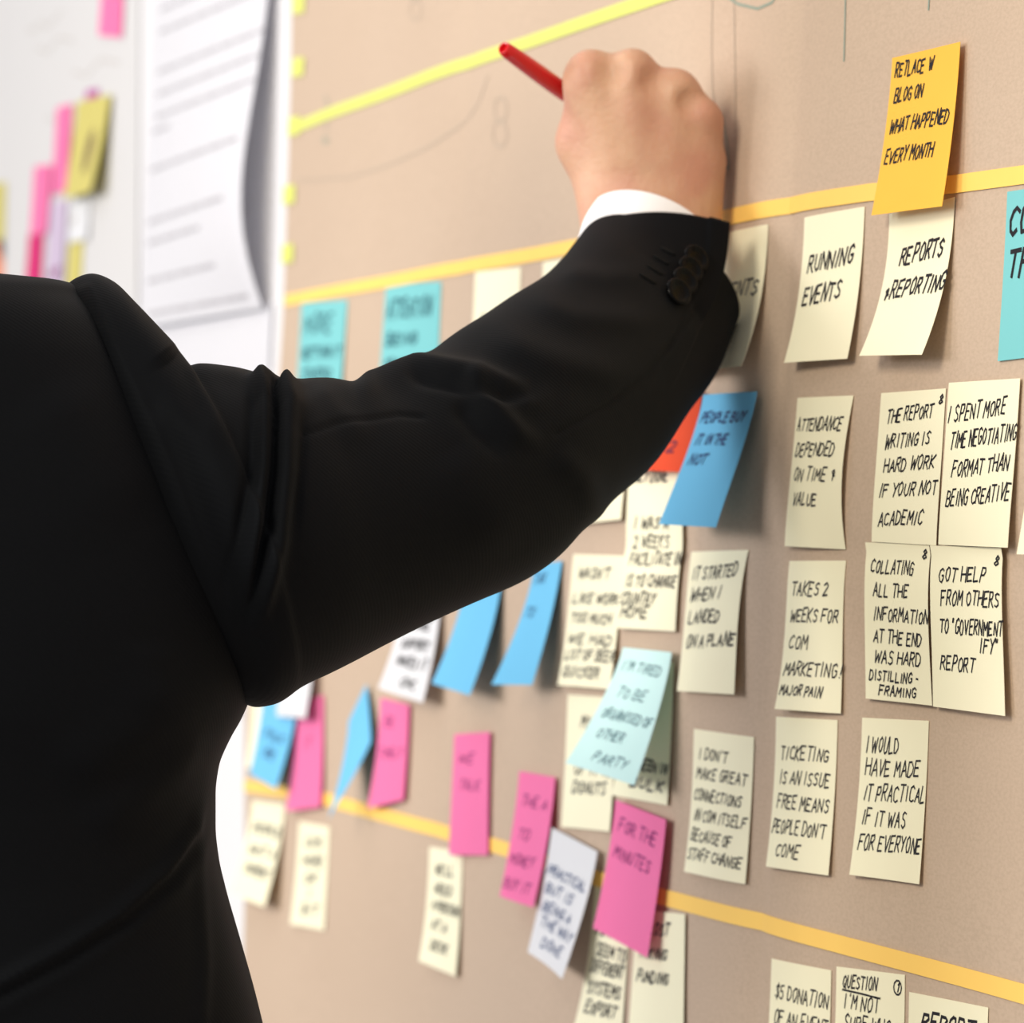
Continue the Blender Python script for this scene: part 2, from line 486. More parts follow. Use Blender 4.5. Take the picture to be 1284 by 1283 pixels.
# ------------------------------------------------------------------ notes, right side
Y = 'yellow'
note('teal', (1263, 240.5), (1345, 228), (1334, 443), (1251, 453), 'teal sticky note cut by the right frame edge below the upper orange tape, marked CO',
     [('CO', .05, .34, .17, .17), ('TH', .07, .40, .43, .16)], wid=0.0021)
note(Y, (1008.6, 272.7), (1084, 259), (1063, 450), (982, 455), 'pale yellow sticky note reading RUNNING EVENTS just under the orange tape',
     [('RUNNING', .13, .86, .33), ('EVENTS', .11, .72, .55)], h=.11, rise=.03, wid=.0014)
note(Y, (1115, 268), (1197, 247), (1158, 445), (1075, 446), 'curling pale yellow sticky note reading REPORTS & REPORTING beneath the orange note',
     [('REPORTS', .22, .88, .32), ('&REPORTING', .06, 1.0, .55)], h=.11, rise=.02, wid=.0014)
note('orange', (1118.7, 72.7), (1204, 52.3), (1183.2, 259), (1090.3, 270), 'bright orange sticky note at upper right, overlapping the orange tape',
     [('RETLACE  W', .06, .62, .09), ('BLOG ON', .08, .5, .25), ('WHAT HAPPENED', .07, .92, .44), ('EVERY MONTH', .06, .76, .635)], h=.085, rise=.0, layer=3, wid=.0011, p=1.6)
note(Y, (893, 296), (963, 281), (930, 459), (858, 470), 'pale yellow sticky note half hidden behind the jacket cuff',
     [('EVENTS', .2, .93, .43)], h=.1, wid=.0012)
note(Y, (1000, 499), (1070, 496), (1059, 689), (985, 685), 'pale yellow sticky note reading ATTENDANCE DEPENDED ON TIME & VALUE',
     [('ATTENDANCE', .06, .9, .18), ('DEPENDED', .08, .82, .35), ('ON TIME &', .1, .88, .515), ('VALUE', .12, .58, .68)], p=3, bow=.003)
note(Y, (1105, 493), (1186, 487), (1174, 684), (1092.6, 679.5), 'pale yellow sticky note reading THE REPORT WRITING IS HARD WORK',
     [('THE REPORT', .12, .82, .165), ('WRITING IS', .12, .8, .335), ('HARD WORK', .13, .9, .495), ('IF YOUR NOT', .08, .96, .66), ('ACADEMIC', .1, .78, .85), ('8', .9, .96, .075, .055)], rise=.04, p=3)
note(Y, (1189.7, 480), (1279, 474.4), (1265, 687), (1175, 683), 'pale yellow sticky note reading I SPENT MORE TIME NEGOTIATING',
     [('I SPENT MORE', .02, .83, .205), ('TIME NEGOTIATING', .08, 1.0, .365), ('FORMAT THAN', .13, .93, .54), ('BEING CREATIVE', .08, .97, .72)], h=.092, rise=.055, layer=1, p=2.6)
note(Y, (1297, 500), (1372, 496), (1350, 697), (1273.5, 695), 'pale yellow sticky note showing only a sliver at the right frame edge', [], p=2.5)
note(Y, (990, 703.5), (1060.7, 703), (1056, 895), (969, 889), 'pale yellow sticky note reading TAKES 2 WEEKS FOR COM MARKETING',
     [('TAKES 2', .1, .75, .19), ('WEEKS FOR', .1, .93, .365), ('COM', .1, .44, .55), ('MARKETING!', .06, 1.0, .725), ('MAJOR PAIN', .04, .72, .87, .065)], p=2.4)
note(Y, (1166, 684), (1255, 687), (1261, 898), (1169, 886), 'pale yellow sticky note reading GOT HELP FROM OTHERS',
     [('GOT HELP', .12, .77, .18), ('FROM OTHERS', .15, .97, .325), ('TO "GOVERNMENT', .13, 1.0, .5), ('IFY"', .68, .93, .6), ('REPORT', .12, .6, .725), ('8', .89, .95, .08, .06)], rise=.02, layer=3)
note(Y, (1084.7, 680), (1165, 684), (1169, 885), (1085, 876), 'pale yellow sticky note reading COLLATING ALL THE INFORMATION',
     [('COLLATING', .09, .76, .15), ('ALL THE', .14, .68, .3), ('INFORMATION', .14, 1.0, .455), ('AT THE END', .14, .88, .595), ('WAS HARD', .14, .85, .725), ('DISTILLING -', .06, .8, .845, .06), ('FRAMING', .2, .76, .935, .06), ('8', .88, .95, .06, .06)], h=.08, layer=2, bow=.001)
note(Y, (870, 914), (945.4, 924.4), (936, 1109), (856, 1093), 'pale yellow sticky note starting I DON\'T MAKE GREAT CONNECTIONS',
     [("I DON'T", .1, .6, .165), ('MAKE GREAT', .07, .92, .3), ('CONNECTIONS', .05, .86, .45), ('IN COM ITSELF', .07, .95, .59), ('BECAUSE OF', .05, .76, .735), ('STAFF CHANGE', .03, .93, .865)], h=.075)
note(Y, (973, 898.7), (1050, 903), (1038.6, 1098), (960, 1086.6), 'pale yellow sticky note reading TICKETING IS AN ISSUE',
     [('TICKETING', .12, .88, .235), ('IS AN ISSUE', .12, .92, .395), ('FREE MEANS', .1, .93, .56), ("PEOPLE DON'T", .05, .9, .725), ('COME', .15, .54, .88)])
note(Y, (1081, 900), (1164.4, 904), (1152.5, 1109), (1064.7, 1097), 'pale yellow sticky note reading I WOULD HAVE MADE IT PRACTICAL',
     [('I WOULD', .07, .56, .175), ('HAVE MADE', .08, .88, .315), ('IT PRACTICAL', .08, .99, .475), ('IF IT WAS', .08, .73, .63), ('FOR EVERYONE', .07, .98, .785)], h=.095, rise=.02)
note(Y, (967.5, 1202), (1042, 1217), (1032, 1416), (954, 1398), 'pale yellow sticky note about a $5 DONATION at the bottom edge',
     [('$5 DONATION', .1, .96, .2), ('OF AN EVENT', .1, .96, .36)], h=.09)
note(Y, (1048.8, 1212), (1134.4, 1222.5), (1124, 1426), (1038, 1412), 'pale yellow sticky note headed QUESTION at the bottom edge, with a circled mark',
     [('QUESTION', .1, .6, .085, .075), ("I'M NOT", .12, .63, .21), ('SURE WHO', .12, .8, .34), ('1', .89, .92, .085, .05)], h=.09,
     marks=[[(.1, .14), (.35, .15), (.62, .165)], [(.905+.055*math.cos(k*.63), .085+.045*math.sin(k*.63)) for k in range(11)]])
note(Y, (1140, 1244), (1239, 1263.7), (1228, 1470), (1128, 1448), 'pale yellow sticky note at bottom right showing the top of the word REPORT',
     [('REPORT', .16, .82, .16)], h=.1, wid=.0015)

# ------------------------------------------------------------------ notes, middle
note('red', (815, 470), (880, 492), (853, 592), (780, 588), 'red orange sticky note partly hidden behind the raised sleeve', [('NOT', .2, .7, .4), ('2', .62, .74, .72)], h=.12, layer=3, ink=INK_RED, p=1.8, wid=.0016)
note(Y, (789, 583), (859, 586), (845, 792), (773.5, 787.5), 'pale yellow sticky note below the red one, starting I WAS',
     [('ONLY DONE', .05, .7, .07), ('I WAS A', .14, .75, .355), ('2 WEEKS', .14, .76, .47), ('FACILITATE IN', .12, 1.0, .575), ('IS TO CHANGE', .1, .95, .71), ('COUNTRY', .04, .62, .82), ('HOME', .06, .52, .9)], h=.07, rise=.02, layer=2, wid=.0013)
note('blue', (882, 495), (949, 491), (898.6, 661.5), (825, 657.5), 'bright blue sticky note lifting far off the board right of the raised elbow',
     [('PEOPLE BUY', .08, .9, .18), ('IT IN THE', .1, .7, .35), ('NOT', .1, .42, .5)], h=.075, layer=5, ink=INK_BLUE, p=1.3, wid=.0014)
note(Y, (712, 470), (795, 460), (780.5, 651.5), (697, 660), 'pale yellow sticky note showing only its lower corner under the elbow', [], layer=0)
note(Y, (719, 695), (783, 697), (763, 864.5), (700, 859), 'pale yellow sticky note reading WASN\'T LIKE WORK, with a lifted lower edge',
     [("WASN'T", .15, .75, .14), ('LIKE WORK', .08, .98, .33), ('TOO MUCH', .08, .85, .48), ('WE HAD', .06, .9, .64), ('LOT OF BEER', .06, 1.0, .76), ('QUICKER', .06, .74, .89)], h=.075, wid=.0013, layer=0)
note(Y, (867, 692), (938.5, 689.6), (921, 871), (848, 866.5), 'pale yellow sticky note reading IT STARTED WHEN I LANDED ON A PLANE',
     [('IT STARTED', .08, .88, .16), ('WHEN I', .08, .64, .315), ('LANDED', .08, .66, .475), ('ON A PLANE', .08, .96, .645)], h=.085, rise=.03, wid=.0012, bow=.002)
note('blue', (670, 709), (704.5, 703.5), (669, 859), (614, 858.5), 'blue sticky note hanging loose beneath the elbow, left of the WASN\'T note', [('TAX', .1, .5, .12), ('TO', .1, .4, .4)], h=.08, layer=1, p=1.4, ink=INK_BLUE)
note('blue', (585, 724), (630, 720), (587, 872), (543, 857), 'blue sticky note emerging from under the sleeve beside a white note', [], layer=1, p=1.4)
note('white', (506, 752), (553, 748), (529, 881.5), (475, 863), 'white sticky note with black writing poking out under the upper arm',
     [('THE', .3, .8, .28), ('SUPPORT', .2, .85, .48), ('MAKES IT', .2, .9, .66), ('OK', .42, .75, .86)], h=.09, layer=2, p=1.4, wid=.0016)
note(Y, (712, 871), (772, 875), (763.6, 1043), (704, 1037), 'pale yellow sticky note behind the left side of the aqua note',
     [('MY WAY', .3, .95, .2), ('DONT IT', .2, .95, .42), ('OF IT IS', .2, .95, .55), ('DONUTS', .18, .85, .69)], h=.085, wid=.0014)
note(Y, (790, 814), (845, 832), (836, 1010), (767, 997), 'pale yellow sticky note mostly covered by the aqua note',
     [('BEEN IN', .4, .95, .75), ('BULK', .3, .9, .88)], h=.075, wid=.0014, layer=1)
note('aqua', (781, 812), (842, 818), (794, 985), (710, 957), 'light aqua sticky note with faint script, tilted over two yellow notes',
     [("I'M TIRED", .1, .85, .15), ('TO BE', .2, .7, .36), ('ORGANISED OF', .12, .95, .54), ('OTHER', .2, .6, .7), ('PARTY', .3, .8, .88)], h=.075, layer=4, p=1.3, ink=INK_TEAL, wid=.0008)
note('pink', (569.6, 921), (614, 918), (610, 1072.5), (565, 1072.5), 'pink sticky note hanging over the lower orange tape, above a yellow note', [('WE', .15, .55, .2), ('TALK', .2, .75, .42)], h=.08, layer=2, ink=INK_PINK, wid=.001, rise=-.02)
note('pink', (651, 967), (696, 975), (669, 1138), (626, 1124), 'narrow pink sticky note just left of the crooked white note', [('THE A', .15, .85, .22), ('TO', .2, .5, .48), ('MONEY', .1, .75, .68), ('BUY IT', .05, .8, .88)], h=.08, layer=2, ink=INK_PINK, p=1.5, wid=.001)
note(Y, (745.7, 1110), (791, 1126), (780, 1300), (719, 1288), 'pale yellow sticky note at the bottom, under the pink note, reading DIFFERENT SYSTEMS EXPORT',
     [('A LITTLE', .1, .9, .28), ('SEEM TO', .2, .95, .43), ('DIFFERENT', .12, .92, .55), ('SYSTEMS', .14, .9, .7), ('EXPORT', .15, .85, .84)], h=.085, wid=.0014)
note(Y, (797, 1140), (859, 1146.5), (856, 1310), (788, 1298), 'pale yellow sticky note at the bottom, right of the DIFFERENT SYSTEMS one',
     [('LOST', .3, .68, .14), ('TAKING', .1, .66, .33), ('FUNDING', .1, .7, .52)], h=.085, layer=1, wid=.0014)
note('white', (692, 1038), (749, 1068), (705, 1228), (661, 1194), 'crooked white sticky note with dark script between two pink ones',
     [('PRACTICAL', .05, .9, .32), ('BUT IS', .08, .68, .46), ('BEING A', .1, .75, .6), ('THE WAY', .12, .9, .72), ('DONE', .25, .75, .86)], h=.075, layer=4, p=1.3, ink=INK_BLUE, wid=.0012, rise=.02)
note('pink', (772, 1003), (835, 1028), (811, 1201), (744, 1164), 'widest pink sticky note, just right of the crooked white note',
     [('FOR THE', .12, .85, .17), ('MINUTES', .1, .8, .38)], h=.09, layer=4, p=1.4, ink=INK_PINK, wid=.0011)
note(Y, (538.5, 1062), (580, 1068), (572, 1224.5), (524, 1205), 'pale yellow sticky note below the lower tape, under a pink note',
     [("WE'LL", .2, .75, .18), ('NEED', .2, .72, .34), ('A PERSON', .15, .95, .49), ('AT A', .2, .65, .65), ('DESK', .25, .72, .82)], h=.075, wid=.0015)

# ------------------------------------------------------------------ notes, lower left
note(Y, (316, 878), (352, 880), (345, 968), (309, 962), 'cream sticky note barely showing behind the blue note at the paper\'s left edge', [])
note('blue', (330, 872), (373, 882), (347.5, 990), (311, 971), 'blue sticky note at the left edge of the brown paper, below the armpit',
     [('FOLK', .2, .8, .45), ('BE', .3, .65, .66)], h=.1, layer=2, ink=INK_BLUE, p=1.4, wid=.0016)
note('pink', (368, 880), (405, 872), (401.6, 1012), (358, 1017), 'pink sticky note overlapping the blue note at the left edge of the brown paper', [('IT', .35, .6, .4)], h=.09, layer=1, ink=INK_PINK)
note('white', (352, 818), (394, 815), (383, 901), (346, 898), 'small white note corner just below the armpit of the jacket', [], layer=5, p=1.5)
note('blue', (437, 905), (459, 858), (463, 930), (414, 1027), 'twisted blue sticky note seen almost edge on, beside a pink note', [], layer=3, p=1.2, maxlift=.05)
note('pink', (477, 875), (513, 884), (506, 1003), (460, 1014), 'pink sticky note directly below the white note, right of the twisted blue one', [('BE', .2, .5, .2), ('TIMELY', .1, .85, .5)], h=.09, layer=2, ink=INK_PINK)
note(Y, (316, 1004), (357, 1009), (331, 1137), (289, 1119), 'pale yellow sticky note hanging over the left edge of the brown paper',
     [('PEOPLE', .15, .95, .28), ('WAIT A', .15, .9, .5), ('MOMENT', .2, .9, .7)], h=.09, wid=.0018, p=1.6)
note(Y, (375, 1030), (413, 1037), (406, 1167), (364, 1159), 'pale yellow sticky note below the twisted blue note, second from the left edge',
     [('LOTS', .25, .75, .18), ('MORE', .2, .8, .36), ('OF', .3, .65, .53), ('I', .4, .5, .67), ('BIT', .3, .75, .83)], h=.085, wid=.0017)

# ------------------------------------------------------------------ notes, upper left
note('teal', (378, 380), (435.5, 376), (427, 515), (369, 519), 'leftmost teal sticky note below the orange tape',
     [('MORE', .1, .7, .2, .16), ('GETTING IT', .08, .92, .46), ('STARTED', .1, .75, .66)], h=.09, ink=INK_TEAL, wid=.0022)
note('teal', (484, 357.6), (553, 353), (545, 503), (475, 508), 'second teal sticky note below the orange tape, right of the first',
     [('ATTENTION', .06, .85, .2, .15), ('BEING', .08, .6, .46), ('ORGANIZED  8', .06, .95, .68)], h=.09, ink=INK_TEAL, wid=.0022)
note(Y, (596, 341), (653, 335), (644, 490), (587, 497), 'cream sticky note just above the forearm below the orange tape', [('SOCIAL', .15, .85, .4)], h=.085, wid=.0013)
note(Y, (681, 329), (748, 317), (738, 478), (670, 490), 'cream sticky note whose corner shows left of the cuff under the orange tape', [])

# ------------------------------------------------------------------ white wall at the left
GW = 'sticky notes on the white wall'
def wnote(mat, a, b, c, d, lab, **k):
    return note(mat, a, b, c, d, lab, wall=True, group=GW, **k)
note('poster', (-75, -20), (176, -170), (172, 520), (-90, 540), 'white poster sheet with faded marker scribbles behind the blurred pink notes', [], marks=[[(.5, .2), (.53, .215), (.56, .2), (.6, .22), (.66, .2)], [(.55, .25), (.6, .27), (.65, .25), (.72, .27)], [(.72, .33), (.78, .35), (.84, .33), (.92, .35)], [(.6, .4), (.66, .42), (.74, .4)]],
     wall=True, group='white sheets on the white wall', cat='paper', name='poster_sheet', ink=INK_PALE, wid=.003, minlift=0.0004, maxlift=0.0008, seed=4)
wnote('pink', (129, -42), (156, -50), (151, 47), (124, 44), 'blurred pink sticky note at the top edge, on the white wall', layer=2, marks=[])
wnote('purple', (108, 113), (124, 111), (121, 126), (105, 130), 'tiny purple paper flag above the olive yellow note on the white wall', layer=1, ink=INK_PINK)
wnote('pink', (71, 135), (90, 130), (84, 238), (64, 244), 'narrow pink sticky note left of the olive yellow note on the white wall', layer=2)
wnote('olive', (96, 128), (138, 118), (113, 240), (80, 250), 'olive yellow sticky note with a dark brown patch, on the white wall', layer=4,
      lines=[], marks=[[(.62, .42), (.66, .5), (.63, .58), (.6, .68), (.58, .6), (.6, .5)]], ink=flat_mat('brown_patch', rgb(112, 88, 62)), wid=.02, p=1.4)  # dark brown patch drawn as one wide stroke
wnote('pink', (43, 209), (64, 206), (58, 292), (37, 296), 'pink sticky note lower on the white wall, left of a lilac scrap', layer=3)
wnote('lilac', (63, 254), (84, 250), (78, 356), (56, 362), 'lilac sticky note above the shoulder on the white wall', layer=2, lines=[('OUT', .2, .8, .85)], ink=INK_PINK, wid=.003, h=.08)
wnote('magenta', (36, 293), (54, 290), (48, 380), (29, 384), 'dark magenta sticky note just above the jacket shoulder on the white wall', layer=2)
wnote('white', (88, 254), (113, 250), (108, 300), (84, 305), 'pale white scrap of paper below the olive yellow note on the white wall', layer=2, lines=[('A', .1, .3, .45)], ink=INK_PALE, wid=.004, h=.2)
wnote('olive', (86, 297), (105, 293), (99, 390), (80, 395), 'olive yellow sticky note peeking over the jacket shoulder', layer=1)
wnote('olive', (-16, 231), (7, 228), (4, 300), (-20, 304), 'yellow paper scrap at the left frame edge on the white wall', layer=1)
wnote('salmon', (-18, 296), (6, 292), (2, 390), (-23, 396), 'salmon sticky note at the left frame edge above the jacket', layer=0)
# large printed sheet with its curling right edge
lines = []
pr = []
rg = random.Random(3)
for v, a, b in [(.09, .08, .98), (.155, .08, .97), (.27, .08, 1), (.335, .08, 1), (.40, .08, .98), (.44, .06, .22), (.55, .05, .92), (.70, .05, .82), (.76, .06, .6), (.87, .07, .72), (.965, .08, .92)]:
    x = a
    while x < b:
        k = min(b, x+rg.uniform(.08, .22)); pr.append([(x, v), (k, v)]); x = k+.02
SH = note('sheet', (193, -22), (341, -90), (328, 386), (176, 412), 'large white printed sheet hanging with a curling right edge, left of the brown paper', [], wall=True, group='white sheets on the white wall',
     cat='paper', name='printed_sheet', marks=pr, ink=INK_GREY, wid=.0036, bow=.019, bowu=1, bowv=.7, layer=6, minlift=.0008, maxlift=.012)
SH.children[0].name = 'printed_text'
note('sheet', (178, 408), (341, 380), (318, 900), (150, 868), 'white blank sheet hanging below the printed sheet, behind the arm', [], wall=True, group='white sheets on the white wall',
     cat='paper', name='blank_sheet', layer=1, minlift=.0005, maxlift=.002)


# ------------------------------------------------------------------ the man in the black suit
def pchip(xs, ys, x):
    """smooth monotone-ish interpolation of rows ys at xs"""
    xs = np.asarray(xs, float); ys = np.asarray(ys, float)
    if ys.ndim == 1: ys = ys[:, None]
    h = np.diff(xs)[:, None]; d = np.diff(ys, axis=0)/h
    m = np.zeros_like(ys)
    m[0] = d[0]; m[-1] = d[-1]
    for i in range(1, len(xs)-1):
        a, b = d[i-1], d[i]
        m[i] = np.where(a*b > 0, 2*a*b/(a+b+1e-12), 0)
    i = np.clip(np.searchsorted(xs, x)-1, 0, len(xs)-2)
    hh = (xs[i+1]-xs[i])[:, None]; t = ((x-xs[i])[:, None])/hh
    return (ys[i]*(1+2*t)*(1-t)**2 + m[i]*hh*t*(1-t)**2 + ys[i+1]*t*t*(3-2*t) + m[i+1]*hh*t*t*(t-1))

def Wn(px, py, z):
    px = np.asarray(px)[..., None]; py = np.asarray(py)[..., None]; z = np.asarray(z)[..., None]
    return CAM + fw*z + RT*((px-642.0)/FPX*z) + UP*((641.5-py)/FPX*z)
def proj(P):
    d = P-CAM
    z = d @ fw
    return 642.0+FPX*(d @ RT)/z, 641.5-FPX*(d @ UP)/z, z

def grid_normals(P, closed=True):
    if closed:
        du = np.roll(P, -1, 1)-np.roll(P, 1, 1)
    else:
        du = np.gradient(P, axis=1)
    dv = np.gradient(P, axis=0)
    n = np.cross(du, dv)
    n /= (np.linalg.norm(n, axis=2, keepdims=True)+1e-12)
    return n

def fold_field(px, py, folds):
    """height in metres of cloth ridges (+) and creases (-) drawn along polylines (x, y)"""
    out = np.zeros_like(px)
    for f in folds:
        pts, wl, wr, a = f['p'], f['l'], f['r'], f['a']
        best = np.full(px.shape, 1e9); val = np.zeros_like(px)
        L = sum(math.dist(p, q) for p, q in zip(pts[:-1], pts[1:])); acc = 0
        for p, q in zip(pts[:-1], pts[1:]):
            dx, dy = q[0]-p[0], q[1]-p[1]; l2 = dx*dx+dy*dy
            t = np.clip(((px-p[0])*dx+(py-p[1])*dy)/l2, 0, 1)
            ex = px-(p[0]+t*dx); ey = py-(p[1]+t*dy)
            d = np.hypot(ex, ey); side = dx*ey-dy*ex
            s = (acc+t*math.sqrt(l2))/L
            taper = np.clip(np.minimum(s/f.get('ta', .25), (1-s)/f.get('tb', .35)), 0, 1)
            taper = taper*taper*(3-2*taper)
            wdt = np.where(side > 0, wr, wl)
            v = a*np.exp(-(d/wdt)**2)*taper
            use = d < best
            best = np.where(use, d, best); val = np.where(use, v, val)
            acc += math.sqrt(l2)
        out += val
    return out

def mesh_grid(name, P, mat, parent, closed=True, cap0=False, cap1=False, flip=False):
    m, n = P.shape[:2]
    V = P.reshape(-1, 3); F = []
    for j in range(m-1):
        for i in range(n if closed else n-1):
            a = j*n+i; b = j*n+(i+1) % n
            F.append((a, b, b+n, a+n) if not flip else (a, a+n, b+n, b))
    V = list(V)
    if cap0:
        V.append(P[0].mean(0)); c = len(V)-1
        for i in range(n): F.append((c, (i+1) % n, i) if not flip else (c, i, (i+1) % n))
    if cap1:
        V.append(P[-1].mean(0)); c = len(V)-1; o = (m-1)*n
        for i in range(n): F.append((c, o+i, o+(i+1) % n) if not flip else (c, o+(i+1) % n, o+i))
    return link(name, V, F, mat, parent, sharp=None)

def suit_mat():
    m, nt, b = nodes('black_wool_twill')
    tc = N(nt, 'ShaderNodeTexCoord')
    mp = N(nt, 'ShaderNodeMapping')
    # twill lines run diagonally across the back
    mp.inputs['Rotation'].default_value = (math.radians(38), math.radians(20), 0)
    nt.links.new(tc.outputs['Object'], mp.inputs[0])
    wv = N(nt, 'ShaderNodeTexWave', i_Scale=170.0, i_Distortion=0.6, i_Detail=2.0)
    wv.bands_direction = 'Z'
    wv.inputs['Detail Scale'].default_value = 2.0
    nt.links.new(mp.outputs[0], wv.inputs['Vector'])
    no = N(nt, 'ShaderNodeTexNoise', i_Scale=900.0, i_Detail=2.0)
    nt.links.new(tc.outputs['Object'], no.inputs['Vector'])
    ad = N(nt, 'ShaderNodeMath', operation='ADD')
    ml = N(nt, 'ShaderNodeMath', operation='MULTIPLY'); ml.inputs[1].default_value = 0.6
    nt.links.new(no.outputs['Fac'], ml.inputs[0])
    nt.links.new(wv.outputs['Fac'], ad.inputs[0]); nt.links.new(ml.outputs[0], ad.inputs[1])
    bp = N(nt, 'ShaderNodeBump', i_Strength=0.14, i_Distance=0.0004)
    nt.links.new(ad.outputs[0], bp.inputs['Height']); nt.links.new(bp.outputs[0], b.inputs['Normal'])
    b.inputs['Base Color'].default_value = (0.0018, 0.0020, 0.0027, 1)
    b.inputs['Roughness'].default_value = 0.75
    b.inputs['Specular IOR Level'].default_value = 0.10
    b.inputs['Specular Tint'].default_value = (0.82, 0.90, 1.0, 1)
    b.inputs['Sheen Weight'].default_value = 0.014
    b.inputs['Sheen Roughness'].default_value = 0.5
    b.inputs['Sheen Tint'].default_value = (0.9, 0.92, 1.0, 1)
    return m
SUIT = suit_mat()
SHIRT = paper_mat('white_shirt_cotton', rgb(246, 246, 250), trans=0.0, var=0.01)
BUTTON = flat_mat('black_horn_button', rgb(10, 10, 11), 0.22, 0.08)
THREAD = flat_mat('black_thread', rgb(10, 10, 11), 0.8, 0.2)

def skin_mat():
    m, nt, b = nodes('skin')
    tc = N(nt, 'ShaderNodeTexCoord')
    a = N(nt, 'ShaderNodeTexNoise', i_Scale=38.0, i_Detail=5.0)
    f = N(nt, 'ShaderNodeTexNoise', i_Scale=330.0, i_Detail=4.0)
    nt.links.new(tc.outputs['Object'], a.inputs['Vector']); nt.links.new(tc.outputs['Object'], f.inputs['Vector'])
    cr = N(nt, 'ShaderNodeValToRGB')
    cr.color_ramp.elements[0].position = 0.34; cr.color_ramp.elements[0].color = rgb(210, 167, 137)
    cr.color_ramp.elements[1].position = 0.66; cr.color_ramp.elements[1].color = rgb(200, 146, 122)
    nt.links.new(a.outputs['Fac'], cr.inputs[0]); nt.links.new(cr.outputs[0], b.inputs['Base Color'])
    b.inputs['Roughness'].default_value = 0.5
    b.inputs['Subsurface Weight'].default_value = 0.18
    b.inputs['Subsurface Radius'].default_value = (0.008, 0.003, 0.0015)
    b.inputs['Subsurface Scale'].default_value = 0.5
    bp = N(nt, 'ShaderNodeBump', i_Strength=0.45, i_Distance=0.0009)
    nt.links.new(f.outputs['Fac'], bp.inputs['Height']); nt.links.new(bp.outputs[0], b.inputs['Normal'])
    return m
SKIN = skin_mat()

# ---- signed distance modelling
def smin(a, b, k):
    h = np.clip(0.5+0.5*(b-a)/k, 0, 1)
    return b*(1-h)+a*h-k*h*(1-h)
def cone_d(P, a, b, ra, rb):
    a = np.asarray(a, float); b = np.asarray(b, float)
    ab = b-a; t = np.clip(((P-a) @ ab)/(ab @ ab+1e-12), 0, 1)
    return np.linalg.norm(P-a-t[..., None]*ab, axis=-1)-(ra+(rb-ra)*t)
def surface_nets(fn, lo, hi, step):
    lo = np.asarray(lo, float); n = np.ceil((np.asarray(hi)-lo)/step).astype(int)+1
    g = np.stack(np.meshgrid(*[np.arange(k) for k in n], indexing='ij'), -1)*step+lo
    D = np.empty(n)
    for i in range(n[0]):
        D[i] = fn(g[i])
    c = [(x, y, z) for x in (0, 1) for y in (0, 1) for z in (0, 1)]
    sub = lambda A, o: A[o[0]:A.shape[0]-1+o[0], o[1]:A.shape[1]-1+o[1], o[2]:A.shape[2]-1+o[2]]
    neg = np.stack([sub(D, o) < 0 for o in c], -1)
    act = neg.any(-1) & ~neg.all(-1)
    idx = np.full(act.shape, -1); ii = np.argwhere(act); idx[act] = np.arange(len(ii))
    vals = np.stack([sub(D, o)[act] for o in c], -1)
    acc = np.zeros((len(ii), 3)); cnt = np.zeros(len(ii))
    for a in range(8):
        for b in range(a+1, 8):
            if sum(abs(c[a][k]-c[b][k]) for k in range(3)) != 1: continue
            va, vb = vals[:, a], vals[:, b]; m = (va < 0) != (vb < 0)
            t = np.where(m, va/(va-vb+1e-15), 0)
            p = np.array(c[a])+t[:, None]*(np.array(c[b])-np.array(c[a]))
            acc += np.where(m[:, None], p, 0); cnt += m
    V = (ii+acc/cnt[:, None])*step+lo
    F = []
    ng = D < 0
    for ax in range(3):
        A = np.take(ng, range(0, n[ax]-1), ax); B = np.take(ng, range(1, n[ax]), ax)
        e = np.argwhere(A != B)
        o1, o2 = [k for k in range(3) if k != ax]
        e = e[(e[:, o1] > 0) & (e[:, o2] > 0) & (e[:, o1] < n[o1]-1) & (e[:, o2] < n[o2]-1)]
        s = A[tuple(e.T)]
        q = []
        for da, db in ((0, 0), (1, 0), (1, 1), (0, 1)):
            k = e.copy(); k[:, o1] -= da; k[:, o2] -= db
            q.append(idx[tuple(k.T)])
        q = np.stack(q, -1)
        fl = s if ax != 1 else ~s
        q = np.where(fl[:, None], q[:, ::-1], q)
        F.append(q[(q >= 0).all(1)])
    return V, np.concatenate(F)

MAN = bpy.data.objects.new('person', None); COL.objects.link(MAN)
tag(MAN, 'person in black suit jacket and white shirt, right arm raised to write on the board', 'person')

# upright axes of the standing figure, seen from behind
RW = r0.copy(); FWD = np.array((-math.cos(TH), math.sin(TH), 0.0)); ZW = np.array((0, 0, 1.0))
CH = W(-225, 640, 1.80)                      # middle of the chest
BASE = np.array((CH[0], CH[1], 0.0))
MAN.location = BASE
def B(r, f, z): return BASE + RW*r + FWD*f + ZW*z

E0 = W(631, 60, 2.055); E1 = on_paper(847, 216, 0.0010)     # the pen: cap end and nib
dp = E1-E0; LP = np.linalg.norm(dp); dp /= LP
